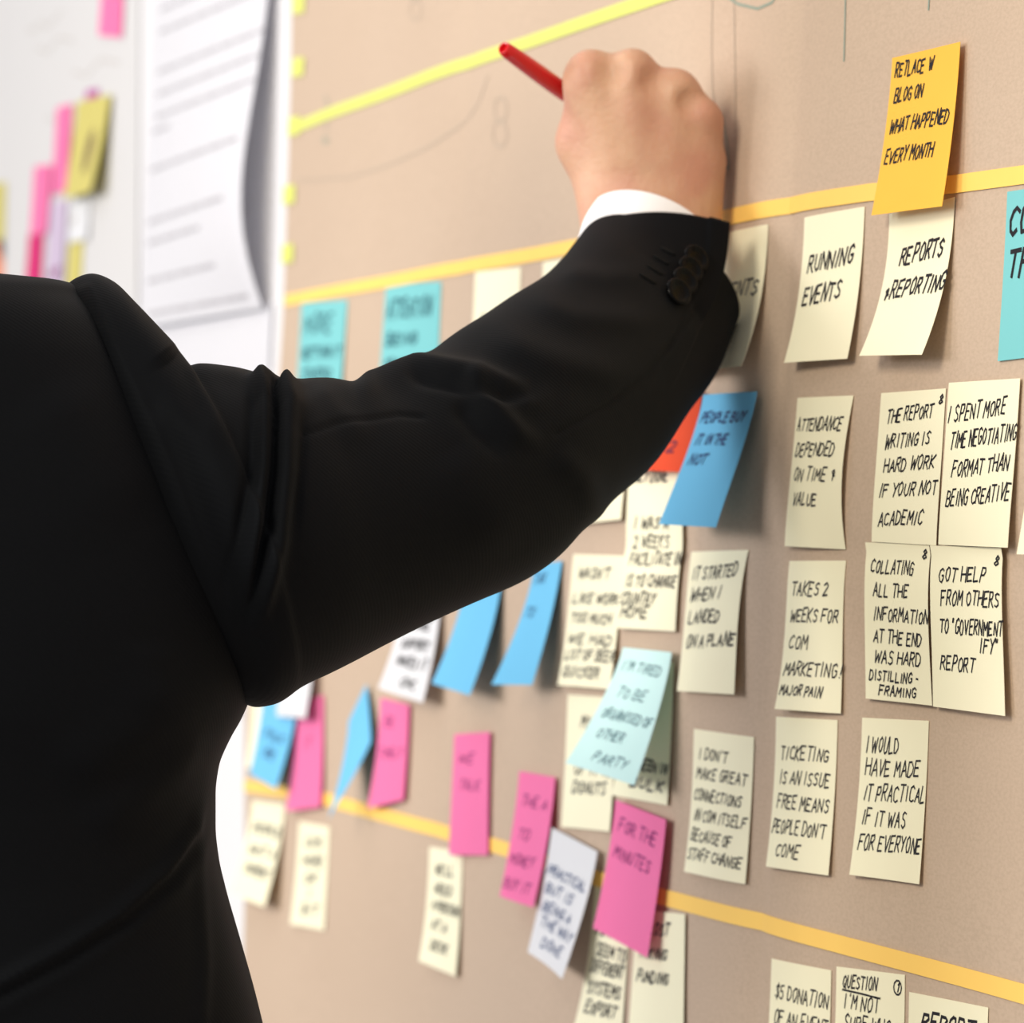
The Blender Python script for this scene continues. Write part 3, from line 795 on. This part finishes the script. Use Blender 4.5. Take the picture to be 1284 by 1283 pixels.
# ---- the body: hand and forearm in fine detail, the rest joined to it
def hand_fn():
    def q(x, y, z): return W(x, y, z-0.010+(max(0, x-785)*0.00017 if y < 290 else 0))
    C = []
    def add(a, b, ra, rb, k=0.006): C.append((np.array(a), np.array(b), ra, rb, k))
    mm = 0.001
    # forearm and wrist
    add(q(700, 480, 1.99), q(812, 320, 2.074), 32*mm, 24*mm, .01)
    add(q(772, 300, 2.078), q(764, 282, 2.08), 17*mm, 15*mm, .012)
    add(q(852, 305, 2.072), q(862, 284, 2.075), 16*mm, 14.5*mm, .012)
    add(q(812, 310, 2.072), q(812, 270, 2.078), 18*mm, 16*mm, .012)
    mcp = {'i': q(740, 95, 2.080), 'm': q(793, 93, 2.074), 'r': q(848, 117, 2.070), 'l': q(877, 152, 2.067)}
    # metacarpals
    add(q(780, 255, 2.083), mcp['i'], 14*mm, 12.3*mm, .012)
    add(q(802, 255, 2.080), mcp['m'], 15*mm, 12.0*mm, .012)
    add(q(832, 258, 2.076), mcp['r'], 15*mm, 11.0*mm, .012)
    add(q(858, 262, 2.073), mcp['l'], 14*mm, 10.6*mm, .012)
    add(q(868, 262, 2.076), q(884, 205, 2.072), 13*mm, 10.5*mm, .012)     # heel of the hand
    add(q(782, 240, 2.090), q(765, 150, 2.090), 14*mm, 10*mm, .012)
    # thumb
    t0, t1, t2, t3 = q(756, 250, 2.088), q(727, 178, 2.094), q(742, 166, 2.118), q(775, 182, 2.128)
    add(t0, t1, 13*mm, 10.6*mm, .010); add(t1, t2, 10.4*mm, 9*mm, .005); add(t2, t3, 9*mm, 6.5*mm, .004)
    # the web between thumb and first finger
    add(q(732, 185, 2.094), q(737, 120, 2.088), 10*mm, 11*mm, .012)
    # fingers, bent away from the viewer round the pen
    add(mcp['i'], q(734, 100, 2.112), 11.8*mm, 9.5*mm, .006); add(q(734, 100, 2.112), q(764, 128, 2.128), 9.3*mm, 8.2*mm, .004); add(q(764, 128, 2.128), q(795, 153, 2.128), 8*mm, 6.4*mm, .003)
    add(mcp['m'], q(796, 112, 2.110), 11.6*mm, 9.6*mm, .006); add(q(796, 112, 2.110), q(806, 150, 2.130), 9.4*mm, 8.4*mm, .004); add(q(806, 150, 2.130), q(814, 208, 2.128), 8.2*mm, 6.6*mm, .003)
    add(mcp['r'], q(846, 140, 2.102), 10.8*mm, 9*mm, .006); add(q(846, 140, 2.102), q(836, 178, 2.118), 9*mm, 8*mm, .004); add(q(836, 178, 2.118), q(830, 215, 2.110), 7.8*mm, 6.4*mm, .003)
    add(mcp['l'], q(872, 172, 2.090), 10*mm, 8*mm, .006); add(q(872, 172, 2.090), q(860, 205, 2.100), 8*mm, 7*mm, .004); add(q(860, 205, 2.100), q(848, 228, 2.096), 7*mm, 5.8*mm, .003)
    # knuckle bones and tendons
    K = [(q(741, 84, 2.070), 7.5*mm), (q(793, 83, 2.064), 7.5*mm), (q(849, 108, 2.060), 6.6*mm), (q(880, 143, 2.058), 6*mm)]
    T = [(q(744, 105, 2.0685), q(778, 195, 2.0715)), (q(793, 105, 2.0625), q(802, 195, 2.0670)), (q(848, 130, 2.0595), q(830, 200, 2.0640))]
    add(q(790, 150, 2.080), q(815, 240, 2.081), 16*mm, 18*mm, .015); add(q(838, 165, 2.076), q(840, 240, 2.078), 14*mm, 17*mm, .015)
    # hollows between the knuckles
    H = [(q(766, 88, 2.056), 6.5*mm), (q(822, 100, 2.050), 6.5*mm), (q(865, 128, 2.049), 5.5*mm)]
    add(q(752, 110, 2.078), q(835, 128, 2.071), 10.5*mm, 10*mm, .012); add(q(835, 128, 2.071), q(872, 160, 2.069), 10*mm, 9*mm, .012)
    def fn(P):
        D = None
        for a, b, ra, rb, k in C:
            d = cone_d(P, a, b, ra, rb)
            D = d if D is None else smin(D, d, k)
        for c, r in K:
            D = smin(D, np.linalg.norm(P-c, axis=-1)-r, .007)
        for a, b in T:
            D = smin(D, cone_d(P, a, b, 1.6*mm, 1.2*mm), .014)
        for c, r in H:
            D = -smin(-D, np.linalg.norm(P-c, axis=-1)-r, .006)
        return np.maximum(D, .0053-cone_d(P, E0, E1, 0, 0))     # the flesh yields to the pen
    return fn
hf = hand_fn()
corn = np.array([W(x, y, z) for x in (660, 930) for y in (40, 500) for z in (1.97, 2.15)])
hv, hq = surface_nets(hf, corn.min(0), corn.max(0), 0.0016)
ok = hv[:, 1] < 1
body_V = [hv]; body_F = [hq]

def rest_fn():
    C = []
    def add(a, b, ra, rb, k=.03): C.append((a, b, ra, rb, k))
    # trunk, legs
    add(B(-.06, .0, 1.02), B(-.05, .0, 1.30), .11, .12); add(B(.06, .0, 1.02), B(.05, .0, 1.30), .11, .12)
    add(B(-.13, .0, 1.40), B(.09, .0, 1.40), .07, .06)
    for s in (-1, 1):
        add(B(.09*s, .0, .95), B(.10*s, .02, .50), .085, .058); add(B(.10*s, .02, .50), B(.105*s, -.01, .09), .056, .038)
        add(B(.105*s, -.01, .06), B(.12*s, .12, .045), .035, .03)
    # left arm hanging down, its hand below
    add(B(-.20, .0, 1.40), B(-.25, .0, 1.13), .05, .042); add(B(-.25, .0, 1.13), B(-.25, .07, .89), .04, .028)
    # right arm inside the sleeve
    sh = W(200, 650, 1.81); el = W(610, 605, 1.89); wr = W(760, 400, 2.02)
    add(B(.09, .0, 1.38), sh, .05, .048); add(sh, el, .048, .040); add(el, wr, .039, .03)
    # neck and head
    add(B(-.035, .01, 1.42), B(-.045, .03, 1.60), .058, .054, .03)
    hc = B(-.05, .05, 1.70)
    hd = FWD*.95-ZW*.2+RW*.18; hd /= np.linalg.norm(hd)
    hu = ZW - hd*(ZW @ hd); hu /= np.linalg.norm(hu); hr = np.cross(hd, hu)
    h = lambda r, f, u: hc + hr*r + hd*f + hu*u
    add(h(0, -.02, .03), h(0, .02, .03), .082, .076, .03)
    add(h(0, .045, -.02), h(0, .055, -.085), .05, .034, .04)
    add(h(0, .092, .0), h(0, .108, -.028), .008, .012, .012)
    add(h(-.018, .093, -.062), h(.018, .093, -.062), .006, .006, .006)
    add(h(-.03, .075, .022), h(.03, .075, .022), .016, .016, .02)
    for s in (-1, 1):
        add(h(.08*s, -.005, .02), h(.083*s, -.008, -.025), .013, .01, .008)
    # left hand
    hw = B(-.25, .07, .89); dn = B(-.25, .095, .80)
    add(hw, dn, .028, .032, .02)
    for i, (o, L) in enumerate([(-.024, .070), (-.008, .082), (.008, .078), (.024, .062)]):
        a = dn+FWD*o-ZW*.02; b = a-ZW*L*.55+FWD*.004; c = b-ZW*L*.45+RW*.016
        add(a, b, .0095, .0085, .006); add(b, c, .0085, .0065, .005)
    a = hw+FWD*.02-ZW*.02; b = a+FWD*.028-ZW*.035; c = b+FWD*.004-ZW*.03
    add(a, b, .013, .010, .012); add(b, c, .010, .007, .006)
    def fn(P):
        D = None
        for a, b, ra, rb, k in C:
            d = cone_d(P, a, b, ra, rb)
            D = d if D is None else smin(D, d, k)
        return D
    return fn, h
rf, HEAD = rest_fn()
pts = np.array([B(-.40, -.25, 0), B(.40, -.25, 0), B(.40, .45, 0), B(-.40, .45, 0), W(800, 300, 2.08)])
lo = pts.min(0); hi = pts.max(0); lo[2] = 0.01; hi[2] = 1.88; hi[1] = min(hi[1], -0.02)
rv, rq = surface_nets(rf, lo, hi, 0.0075)
body_F.append(rq+len(hv)); body_V.append(rv)
BV = np.concatenate(body_V)-BASE
body = link('body', BV, np.concatenate(body_F), SKIN, MAN, sharp=None)

# eyes
EYE = flat_mat('eye_white', rgb(240, 238, 234), 0.2, 0.5); IRIS = flat_mat('brown_iris', rgb(60, 40, 26), 0.2, 0.5)
def ball(name, c, r, mat, parent, sc=(1, 1, 1), n=14):
    V = []; F = []
    for j in range(n+1):
        for i in range(2*n):
            t = math.pi*j/n; p = math.pi*i/n
            V.append(np.array((math.sin(t)*math.cos(p)*sc[0], math.sin(t)*math.sin(p)*sc[1], math.cos(t)*sc[2]))*r+c)
    for j in range(n):
        for i in range(2*n):
            a = j*2*n+i; b = j*2*n+(i+1) % (2*n); F.append((a, a+2*n, b+2*n, b))
    return link(name, V, F, mat, parent, sharp=None)
for s in (-1, 1):
    e = ball('eye', HEAD(.031*s, .082, .006)-BASE, .0125, EYE, MAN)
    ball('iris', HEAD(.031*s, .0895, .006)-BASE, .006, IRIS, e)
# hair
def hair_fn():
    a0, b0 = HEAD(0, -.026, .042), HEAD(0, .016, .046)
    def fn(P):
        d = cone_d(P, a0, b0, .088, .080)
        d = smin(d, cone_d(P, HEAD(0, -.055, .0), HEAD(0, -.058, -.05), .052, .04), .03)
        cut = (P-HEAD(0, .055, .06)) @ ((HEAD(0, 1, 0)-HEAD(0, 0, 0))+(HEAD(0, 0, -.55)-HEAD(0, 0, 0)))
        return np.maximum(d, cut)
    return fn
c0 = HEAD(0, 0, 0)
hv2, hq2 = surface_nets(hair_fn(), c0-.17, c0+.18, 0.006)
link('hair', hv2-BASE, hq2, flat_mat('dark_hair', rgb(44, 34, 28), 0.55, 0.3), MAN, sharp=None)

# ---- jacket body: rings from the hem up to the collar
TR_ = [  # py, right extent px, centre px, depth, depth radius
    (2330, 330, -225, 1.80, .150), (2000, 392, -225, 1.80, .152), (1700, 382, -225, 1.80, .145), (1500, 366, -225, 1.80, .138), (1283, 326, -225, 1.80, .130),
    (1190, 301, -225, 1.80, .127), (1120, 281, -225, 1.80, .125), (1080, 272, -225, 1.80, .124), (1040, 268, -225, 1.80, .124), (1000, 268, -225, 1.80, .124), (965, 272, -225, 1.80, .125), (930, 286, -225, 1.80, .126),
    (905, 300, -225, 1.80, .127), (885, 309, -225, 1.80, .128), (840, 324, -225, 1.80, .129), (760, 332, -225, 1.80, .130), (690, 322, -225, 1.80, .130), (620, 298, -225, 1.80, .129), (530, 250, -225, 1.80, .126),
    (440, 190, -225, 1.80, .118), (400, 152, -227, 1.80, .108), (375, 118, -230, 1.80, .096), (362, 104, -235, 1.80, .084), (354, 84, -240, 1.80, .070), (349, 40, -250, 1.80, .062), (340, -50, -285, 1.80, .076), (318, -94, -318, 1.80, .083), (285, -100, -324, 1.80, .084), (262, -104, -324, 1.795, .083)]
A_ = np.array(TR_, float)
pos = np.arange(len(A_)); 
tt = np.unique(np.concatenate([np.linspace(a, a+1, 1+max(4, int(abs(A_[a+1, 0]-A_[a, 0])/5))) for a in range(len(A_)-1)]))
R_ = pchip(pos, A_, tt)
NPH = 300
phs = np.linspace(0, 2*np.pi, NPH, endpoint=False)
def torso_points(R_):
    c, s = np.cos(phs), np.sin(phs)
    ex = 2/2.6
    X = R_[:, 2:3] + (R_[:, 1:2]-R_[:, 2:3])*(np.sign(c)*np.abs(c)**ex)[None]
    Zd = R_[:, 3:4] - R_[:, 4:5]*(np.sign(s)*np.abs(s)**ex)[None]
    Y_ = np.repeat(R_[:, 0:1], NPH, 1)
    return Wn(X, Y_, np.full_like(X, 1.80)) + fw*(Zd-1.80)[..., None]
TP = torso_points(R_)
TORSO_FOLDS = [
    dict(p=[(-60, 1262), (0, 1236), (80, 1192), (150, 1146), (205, 1095), (245, 1040), (270, 985)], l=9, r=26, a=.0058, ta=.05, tb=.12),
    dict(p=[(-60, 1275), (0, 1249), (84, 1204), (156, 1157), (213, 1103), (254, 1046), (276, 990)], l=12, r=9, a=-.0050, ta=.05, tb=.12),
    dict(p=[(60, 985), (150, 930), (230, 880), (290, 850)], l=38, r=38, a=.0040),
    dict(p=[(95, 1045), (170, 1000), (240, 940), (285, 915)], l=26, r=30, a=.0035),
    dict(p=[(250, 1020), (252, 1100), (256, 1200), (250, 1300)], l=10, r=8, a=.0018, ta=.1, tb=.1),
    dict(p=[(196, 800), (192, 870), (196, 900)], l=30, r=30, a=.002),
    dict(p=[(60, 470), (110, 560), (170, 680)], l=50, r=60, a=.0030),
    dict(p=[(98, 350), (130, 420), (168, 500), (206, 585), (245, 690), (276, 765), (304, 825)], l=5, r=5, a=-.0016, ta=.03, tb=.05),
]
px, py, pz = proj(TP)
nr = grid_normals(TP)
if ((TP-TP.mean(1, keepdims=True))*nr).sum() < 0: nr = -nr
facing = np.clip(-(nr @ fw)*2.2, 0, 1)
TP = TP + nr*(fold_field(px, py, TORSO_FOLDS)*facing)[..., None]
jacket = mesh_grid('jacket', TP-BASE, SUIT, MAN, cap0=True, cap1=True)

# ---- sleeve: rings along the raised arm
SL = [  # T px,py  B px,py  depth, depth radius, tilt
    (80, 362, 292, 862, 1.806, .066, .02), (94, 350, 306, 882, 1.802, .080, .04), (116, 343, 321, 887, 1.797, .085, .06), (142, 353, 332, 886, 1.794, .0835, .10), (165, 377, 342, 884, 1.793, .0865, .14), (188, 405, 352, 880, 1.795, .0905, .18), (207, 433, 362, 873, 1.797, .0915, .22), (209, 451, 367, 869, 1.799, .090, .24),
    (218, 458, 374, 864, 1.800, .089, .25), (255, 462, 386, 857, 1.805, .088, .30), (322, 470, 404, 848, 1.815, .085, .34), (352, 478, 432, 834, 1.825, .083, .36), (394, 475, 482, 808, 1.838, .080, .38),
    (435, 484, 540, 780, 1.852, .077, .42), (500, 456, 598, 754, 1.868, .073, .46), (545, 438, 645, 734, 1.884, .069, .50), (580, 412, 682, 709, 1.900, .066, .55), (612, 392, 718, 668, 1.920, .062, .58),
    (650, 366, 756, 634, 1.945, .058, .62), (688, 343, 800, 598, 1.974, .053, .66), (710, 320, 850, 530, 2.006, .047, .69), (724, 300, 892, 478, 2.032, .040, .70), (733, 287, 922, 408, 2.054, .035, .70)]
S_ = np.array(SL, float)
ts = np.linspace(0, len(S_)-1, 420)
SS = pchip(np.arange(len(S_)), S_, ts)
kern = np.exp(-(np.arange(-15, 16)/6.0)**2); kern /= kern.sum()
pad = np.concatenate([2*SS[:1]-SS[15:0:-1], SS, 2*SS[-1:]-SS[-2:-17:-1]])
SS = np.stack([np.convolve(pad[:, k], kern, 'valid') for k in range(SS.shape[1])], 1)
# soften the kinks of the outline a little
NA = 240
ang = np.linspace(0, 2*np.pi, NA, endpoint=False)
def sleeve_points(SS, grow=1.0):
    T = Wn(SS[:, 0], SS[:, 1], SS[:, 4]); Bp = Wn(SS[:, 2], SS[:, 3], SS[:, 4])
    C = (T+Bp)/2; Hh = (T-Bp)/2*grow
    hx = Hh @ RT; hy = Hh @ UP; L = np.hypot(hx, hy)
    ax, ay = hy/L, -hx/L                               # in-view axis, pointing to the hand
    ax, ay = np.where(ax < 0, -ax, ax), np.where(ax < 0, -ay, ay)
    axis = ax[:, None]*RT + ay[:, None]*UP
    n = -fw*np.cos(SS[:, 6])[:, None] + axis*np.sin(SS[:, 6])[:, None]
    ca, sa = np.cos(ang), np.sin(ang)
    return C[:, None]+Hh[:, None]*ca[None, :, None]+(n*SS[:, 5][:, None]*grow)[:, None]*sa[None, :, None], axis, n
SP, AX, NN = sleeve_points(SS)
# vent: the upper flap of the cuff runs out to a corner
vphi = math.radians(115)
k0 = int(len(ts)*0.93); k1 = int(len(ts)*0.86)
prog = np.clip((np.arange(len(ts))-k0)/(len(ts)-1-k0), 0, 1)[:, None]
prog2 = np.clip((np.arange(len(ts))-k1)/(len(ts)-1-k1), 0, 1)[:, None]
up = np.where(ang <= vphi, np.clip((ang-math.radians(45))/(vphi-math.radians(45)), 0, 1)**1.2, 0)[None]
axis3 = AX*np.cos(SS[:, 6])[:, None]+fw*np.sin(SS[:, 6])[:, None]
SP = SP + (AX*1.0)[:, None]*(prog*up)[..., None]*0.0225 - RT*((prog**1.2*up)[..., None]*0.005)
# the flap lies over the under-flap
lap = np.where((ang <= vphi) & (ang > math.radians(100)), 1.0, 0.0)[None]*np.clip(prog2*3, 0, 1)
SLEEVE_FOLDS = [
    dict(p=[(326, 466), (334, 500), (331, 580), (322, 660), (306, 740), (290, 800)], l=13, r=13, a=.0075, ta=.03, tb=.5),
    dict(p=[(343, 474), (345, 520), (342, 590), (333, 660), (320, 740), (300, 800)], l=6, r=6, a=-.0065, ta=.03, tb=.4),
    dict(p=[(357, 474), (366, 510), (362, 590), (350, 680), (330, 760), (306, 810)], l=11, r=14, a=.0085, ta=.03, tb=.4),
    dict(p=[(376, 500), (376, 560), (370, 640), (356, 720)], l=7, r=22, a=-.0030, ta=.2, tb=.5),
    dict(p=[(318, 480), (316, 580), (300, 680), (270, 770)], l=18, r=8, a=-.0040, ta=.1, tb=.5),
    dict(p=[(206, 440), (230, 470), (250, 530), (262, 600)], l=18, r=26, a=-.0030, ta=.05, tb=.6),
    dict(p=[(225, 455), (300, 470), (330, 476)], l=12, r=12, a=.0020),
    dict(p=[(104, 350), (138, 420), (176, 500), (214, 585), (252, 690), (284, 765), (310, 835)], l=8, r=30, a=.0012, ta=.03, tb=.4),
    dict(p=[(190, 505), (235, 530), (290, 555)], l=24, r=28, a=.0018),
    # elbow
    dict(p=[(440, 482), (520, 458), (600, 470), (660, 498), (700, 500)], l=14, r=20, a=.0055, ta=.1, tb=.2),
    dict(p=[(500, 470), (570, 484), (630, 500), (690, 492)], l=12, r=9, a=-.0050, ta=.2, tb=.25),
    dict(p=[(580, 468), (606, 500), (650, 545), (690, 566)], l=14, r=12, a=.0050, ta=.15, tb=.4),
    dict(p=[(568, 500), (600, 540), (640, 580)], l=12, r=12, a=-.0035),
    dict(p=[(600, 420), (680, 452), (760, 470), (820, 462)], l=24, r=18, a=.0032),
    dict(p=[(650, 372), (720, 400), (800, 405), (850, 392)], l=18, r=14, a=.0022),
    dict(p=[(690, 340), (760, 350), (830, 345)], l=16, r=12, a=.0018),
    dict(p=[(690, 560), (730, 600), (745, 640), (740, 680)], l=18, r=18, a=.0030),
    dict(p=[(560, 560), (610, 640), (640, 700)], l=40, r=40, a=.0030),
    dict(p=[(392, 478), (420, 520), (470, 560)], l=18, r=24, a=.0025),
    # seam lines
    dict(p=[(375, 545), (430, 532), (500, 520), (540, 524)], l=3.5, r=3.5, a=-.0012, ta=.05, tb=.1),
    dict(p=[(690, 548), (760, 508), (810, 470), (850, 420), (880, 370)], l=3.5, r=3.5, a=-.0012, ta=.05, tb=.1),
]
px, py, pz = proj(SP)
nr = grid_normals(SP)
if ((SP-SP.mean(1, keepdims=True))*nr).sum() < 0: nr = -nr
facing = np.clip(-(nr @ fw)*2.2+0.25, 0, 1)
rad = SP-SP.mean(1, keepdims=True); rad /= np.linalg.norm(rad, axis=2, keepdims=True)
facing = np.clip(-(rad @ fw)*2.2+0.25, 0, 1)
SP = SP + rad*((fold_field(px, py, SLEEVE_FOLDS)*facing)+lap*0.0012)[..., None]
# turn the cuff edge inwards
inn = [SP[-1]+(SP[-1].mean(0)-SP[-1])*.05]
for k in (6, 16, 30):
    inn.append(SP[-1-k]+(SP[-1-k].mean(0)-SP[-1-k])*.07)
SPF = np.concatenate([SP, np.array(inn)])
sleeve = mesh_grid('sleeve', SPF-BASE, SUIT, jacket, cap0=True)
bvh = BVHTree.FromPolygons([tuple(v) for v in SPF.reshape(-1, 3)], [tuple(p.vertices) for p in sleeve.data.polygons if max(p.vertices) < len(SPF)*NA])
def on_sleeve(px, py):
    d = Vector(W(px, py, 1.0)-CAM).normalized()
    h = bvh.ray_cast(Vector(CAM), d)
    n = h[1]
    if n.dot(d) > 0: n = -n
    return np.array(h[0]), np.array(n)

# buttons, overlapping one another along the vent
def frame(n, hint):
    n = n/np.linalg.norm(n); a = hint-n*(hint @ n); a /= np.linalg.norm(a); return a, np.cross(n, a), n
bt = [(845, 371), (853, 357), (860, 343), (867, 329)]
n_av = np.mean([on_sleeve(*b)[1] for b in bt], axis=0)
n_av /= np.linalg.norm(n_av)
line = W(867, 329, 2.03)-W(845, 371, 2.03)
for i, b in enumerate(bt):
    p, n = on_sleeve(*b)
    tilt = n_av*1.0 - line/np.linalg.norm(line)*0.28
    a, c, n = frame(tilt, RT)
    V = []; F = []
    prof = [(0, .0012), (.0035, .0012), (.0046, .0015), (.0056, .0027), (.0066, .0028), (.0073, .0021), (.0075, .0012), (.0072, .0002), (.0060, -.0006), (0, -.0008)]
    m = 28; e0 = p+n_av*0.0026
    for r_, z_ in prof:
        for k in range(m):
            t = 2*math.pi*k/m
            V.append(e0+(a*math.cos(t)+c*math.sin(t))*r_+n*z_-BASE)
    for j in range(len(prof)-1):
        for k in range(m):
            q0 = j*m+k; q1 = j*m+(k+1) % m
            F.append((q0, q1, q1+m, q0+m))
    bo = link('button', V, F, BUTTON, jacket, sharp=None)
# buttonholes: dark stitched bars beside the buttons
for (x0, y0, x1, y1) in [(802, 344, 822, 356), (811, 333, 830, 345), (819, 321, 838, 332), (828, 311, 846, 320)]:
    V = []; F = []
    P = []
    for k in range(9):
        t = k/8; p, n = on_sleeve(x0+(x1-x0)*t, y0+(y1-y0)*t); P.append((p+n*0.0004, n))
    m = 8
    for i, (p, n) in enumerate(P):
        d = P[min(i+1, 8)][0]-P[max(i-1, 0)][0]; d /= np.linalg.norm(d); s = np.cross(n, d)
        rr = 0.0011*(0.4 if i in (0, 8) else 1)
        for k in range(m):
            t = 2*math.pi*k/m; V.append(p+(s*math.cos(t)+n*math.sin(t)*.8)*rr-BASE)
    for i in range(8):
        for k in range(m):
            a = i*m+k; b = i*m+(k+1) % m; F.append((a, b, b+m, a+m))
    link('buttonhole', V, F, THREAD, jacket, sharp=None)

# ---- left sleeve, trousers, shoes, shirt
def sdf_obj(name, C, k, step, mat, parent, cut=None):
    P = np.array([c[j] for c in C for j in (0, 1)]); r = max(max(c[2], c[3]) for c in C)+.03
    def fn(Q):
        D = None
        for a, b, ra, rb in C:
            d = cone_d(Q, a, b, ra, rb); D = d if D is None else smin(D, d, k)
        if cut is not None: D = np.maximum(D, cut(Q))
        return D
    v, f = surface_nets(fn, P.min(0)-r, P.max(0)+r, step)
    return link(name, v-BASE, f, mat, parent, sharp=None)
sdf_obj('sleeve', [(B(-.17, .0, 1.41), B(-.265, .0, 1.13), .085, .066), (B(-.265, .0, 1.13), B(-.262, .065, .90), .064, .048)], .03, .008, SUIT, jacket)
sdf_obj('trousers', [(B(-.07, 0, .98), B(.07, 0, .98), .125, .125)] + [q for s in (-1, 1) for q in
        [(B(.09*s, 0, .92), B(.102*s, .02, .50), .110, .085), (B(.102*s, .02, .50), B(.106*s, -.01, .06), .083, .066)]], .04, .009, SUIT, MAN, cut=lambda Q: np.maximum(.035-Q[..., 2], Q[..., 2]-1.06))
LEATHER = flat_mat('black_leather', rgb(22, 20, 20), 0.3, 0.5)
for s in (-1, 1):
    sdf_obj('shoe', [(B(.106*s, -.055, .045), B(.115*s, .10, .04), .045, .046), (B(.115*s, .10, .04), B(.128*s, .175, .026), .044, .028)], .03, .005, LEATHER, MAN, cut=lambda Q: .001-Q[..., 2])
sh = sdf_obj('shirt', [(B(-.036, .012, 1.46), B(-.042, .024, 1.555), .075, .066)], .01, .005, SHIRT, MAN, cut=lambda Q: Q[..., 2]-1.565)
# the cuff of the shirt, inside the sleeve
CF = np.array([(712, 330, 880, 450, 2.030, .034, .70), (722, 305, 892, 415, 2.046, .034, .70), (728, 290, 897, 386, 2.056, .034, .70), (733, 273, 900, 360, 2.064, .034, .70), (737, 262, 903, 349, 2.068, .034, .70)])
cs = pchip(np.arange(len(CF)), CF, np.linspace(0, len(CF)-1, 40))
CP, _, _ = sleeve_points(cs)
CP = np.concatenate([CP, [CP[-1]+(CP[-1].mean(0)-CP[-1])*.04], [CP[-12]+(CP[-12].mean(0)-CP[-12])*.06], [CP[0]+(CP[0].mean(0)-CP[0])*.06]])
cuff = mesh_grid('cuff', CP-BASE, SHIRT, sh)

# ------------------------------------------------------------------ the pen in the hand
PEN = bpy.data.objects.new('marker_pen', None); COL.objects.link(PEN); PEN.location = E0
tag(PEN, 'red capped marker pen held in the raised right hand', 'pen')
def lathe(name, prof, mat, parent, m=32):
    a, c, n = frame(dp, UP)
    V = []; F = []
    for s_, r_ in prof:
        for k in range(m):
            t = 2*math.pi*k/m; V.append(n*s_+(a*math.cos(t)+c*math.sin(t))*r_)
    for j in range(len(prof)-1):
        for k in range(m):
            q0 = j*m+k; q1 = j*m+(k+1) % m; F.append((q0, q1, q1+m, q0+m))
    return link(name, V, F, mat, parent, sharp=0.6)
REDP = flat_mat('glossy_red_plastic', rgb(214, 16, 26), 0.22, 0.5)
DARKP = flat_mat('black_plastic', rgb(30, 30, 34), 0.35, 0.5)
lathe('cap', [(.0022, 0), (.0022, .0020), (.0002, .0024), (0, .0031), (.0010, .0036), (.005, .0041), (.018, .0045), (.030, .0047), (.045, .0048), (.055, .0047), (.055, 0)], REDP, PEN)
lathe('barrel', [(.055, 0), (.055, .0039), (.060, .0042), (.09, .0043), (LP-.030, .0042), (LP-.022, .0036), (LP-.022, 0)], DARKP, PEN)
lathe('nib', [(LP-.022, 0), (LP-.022, .0026), (LP-.008, .0018), (LP-.0015, .0010), (LP, 0)], REDP, PEN)
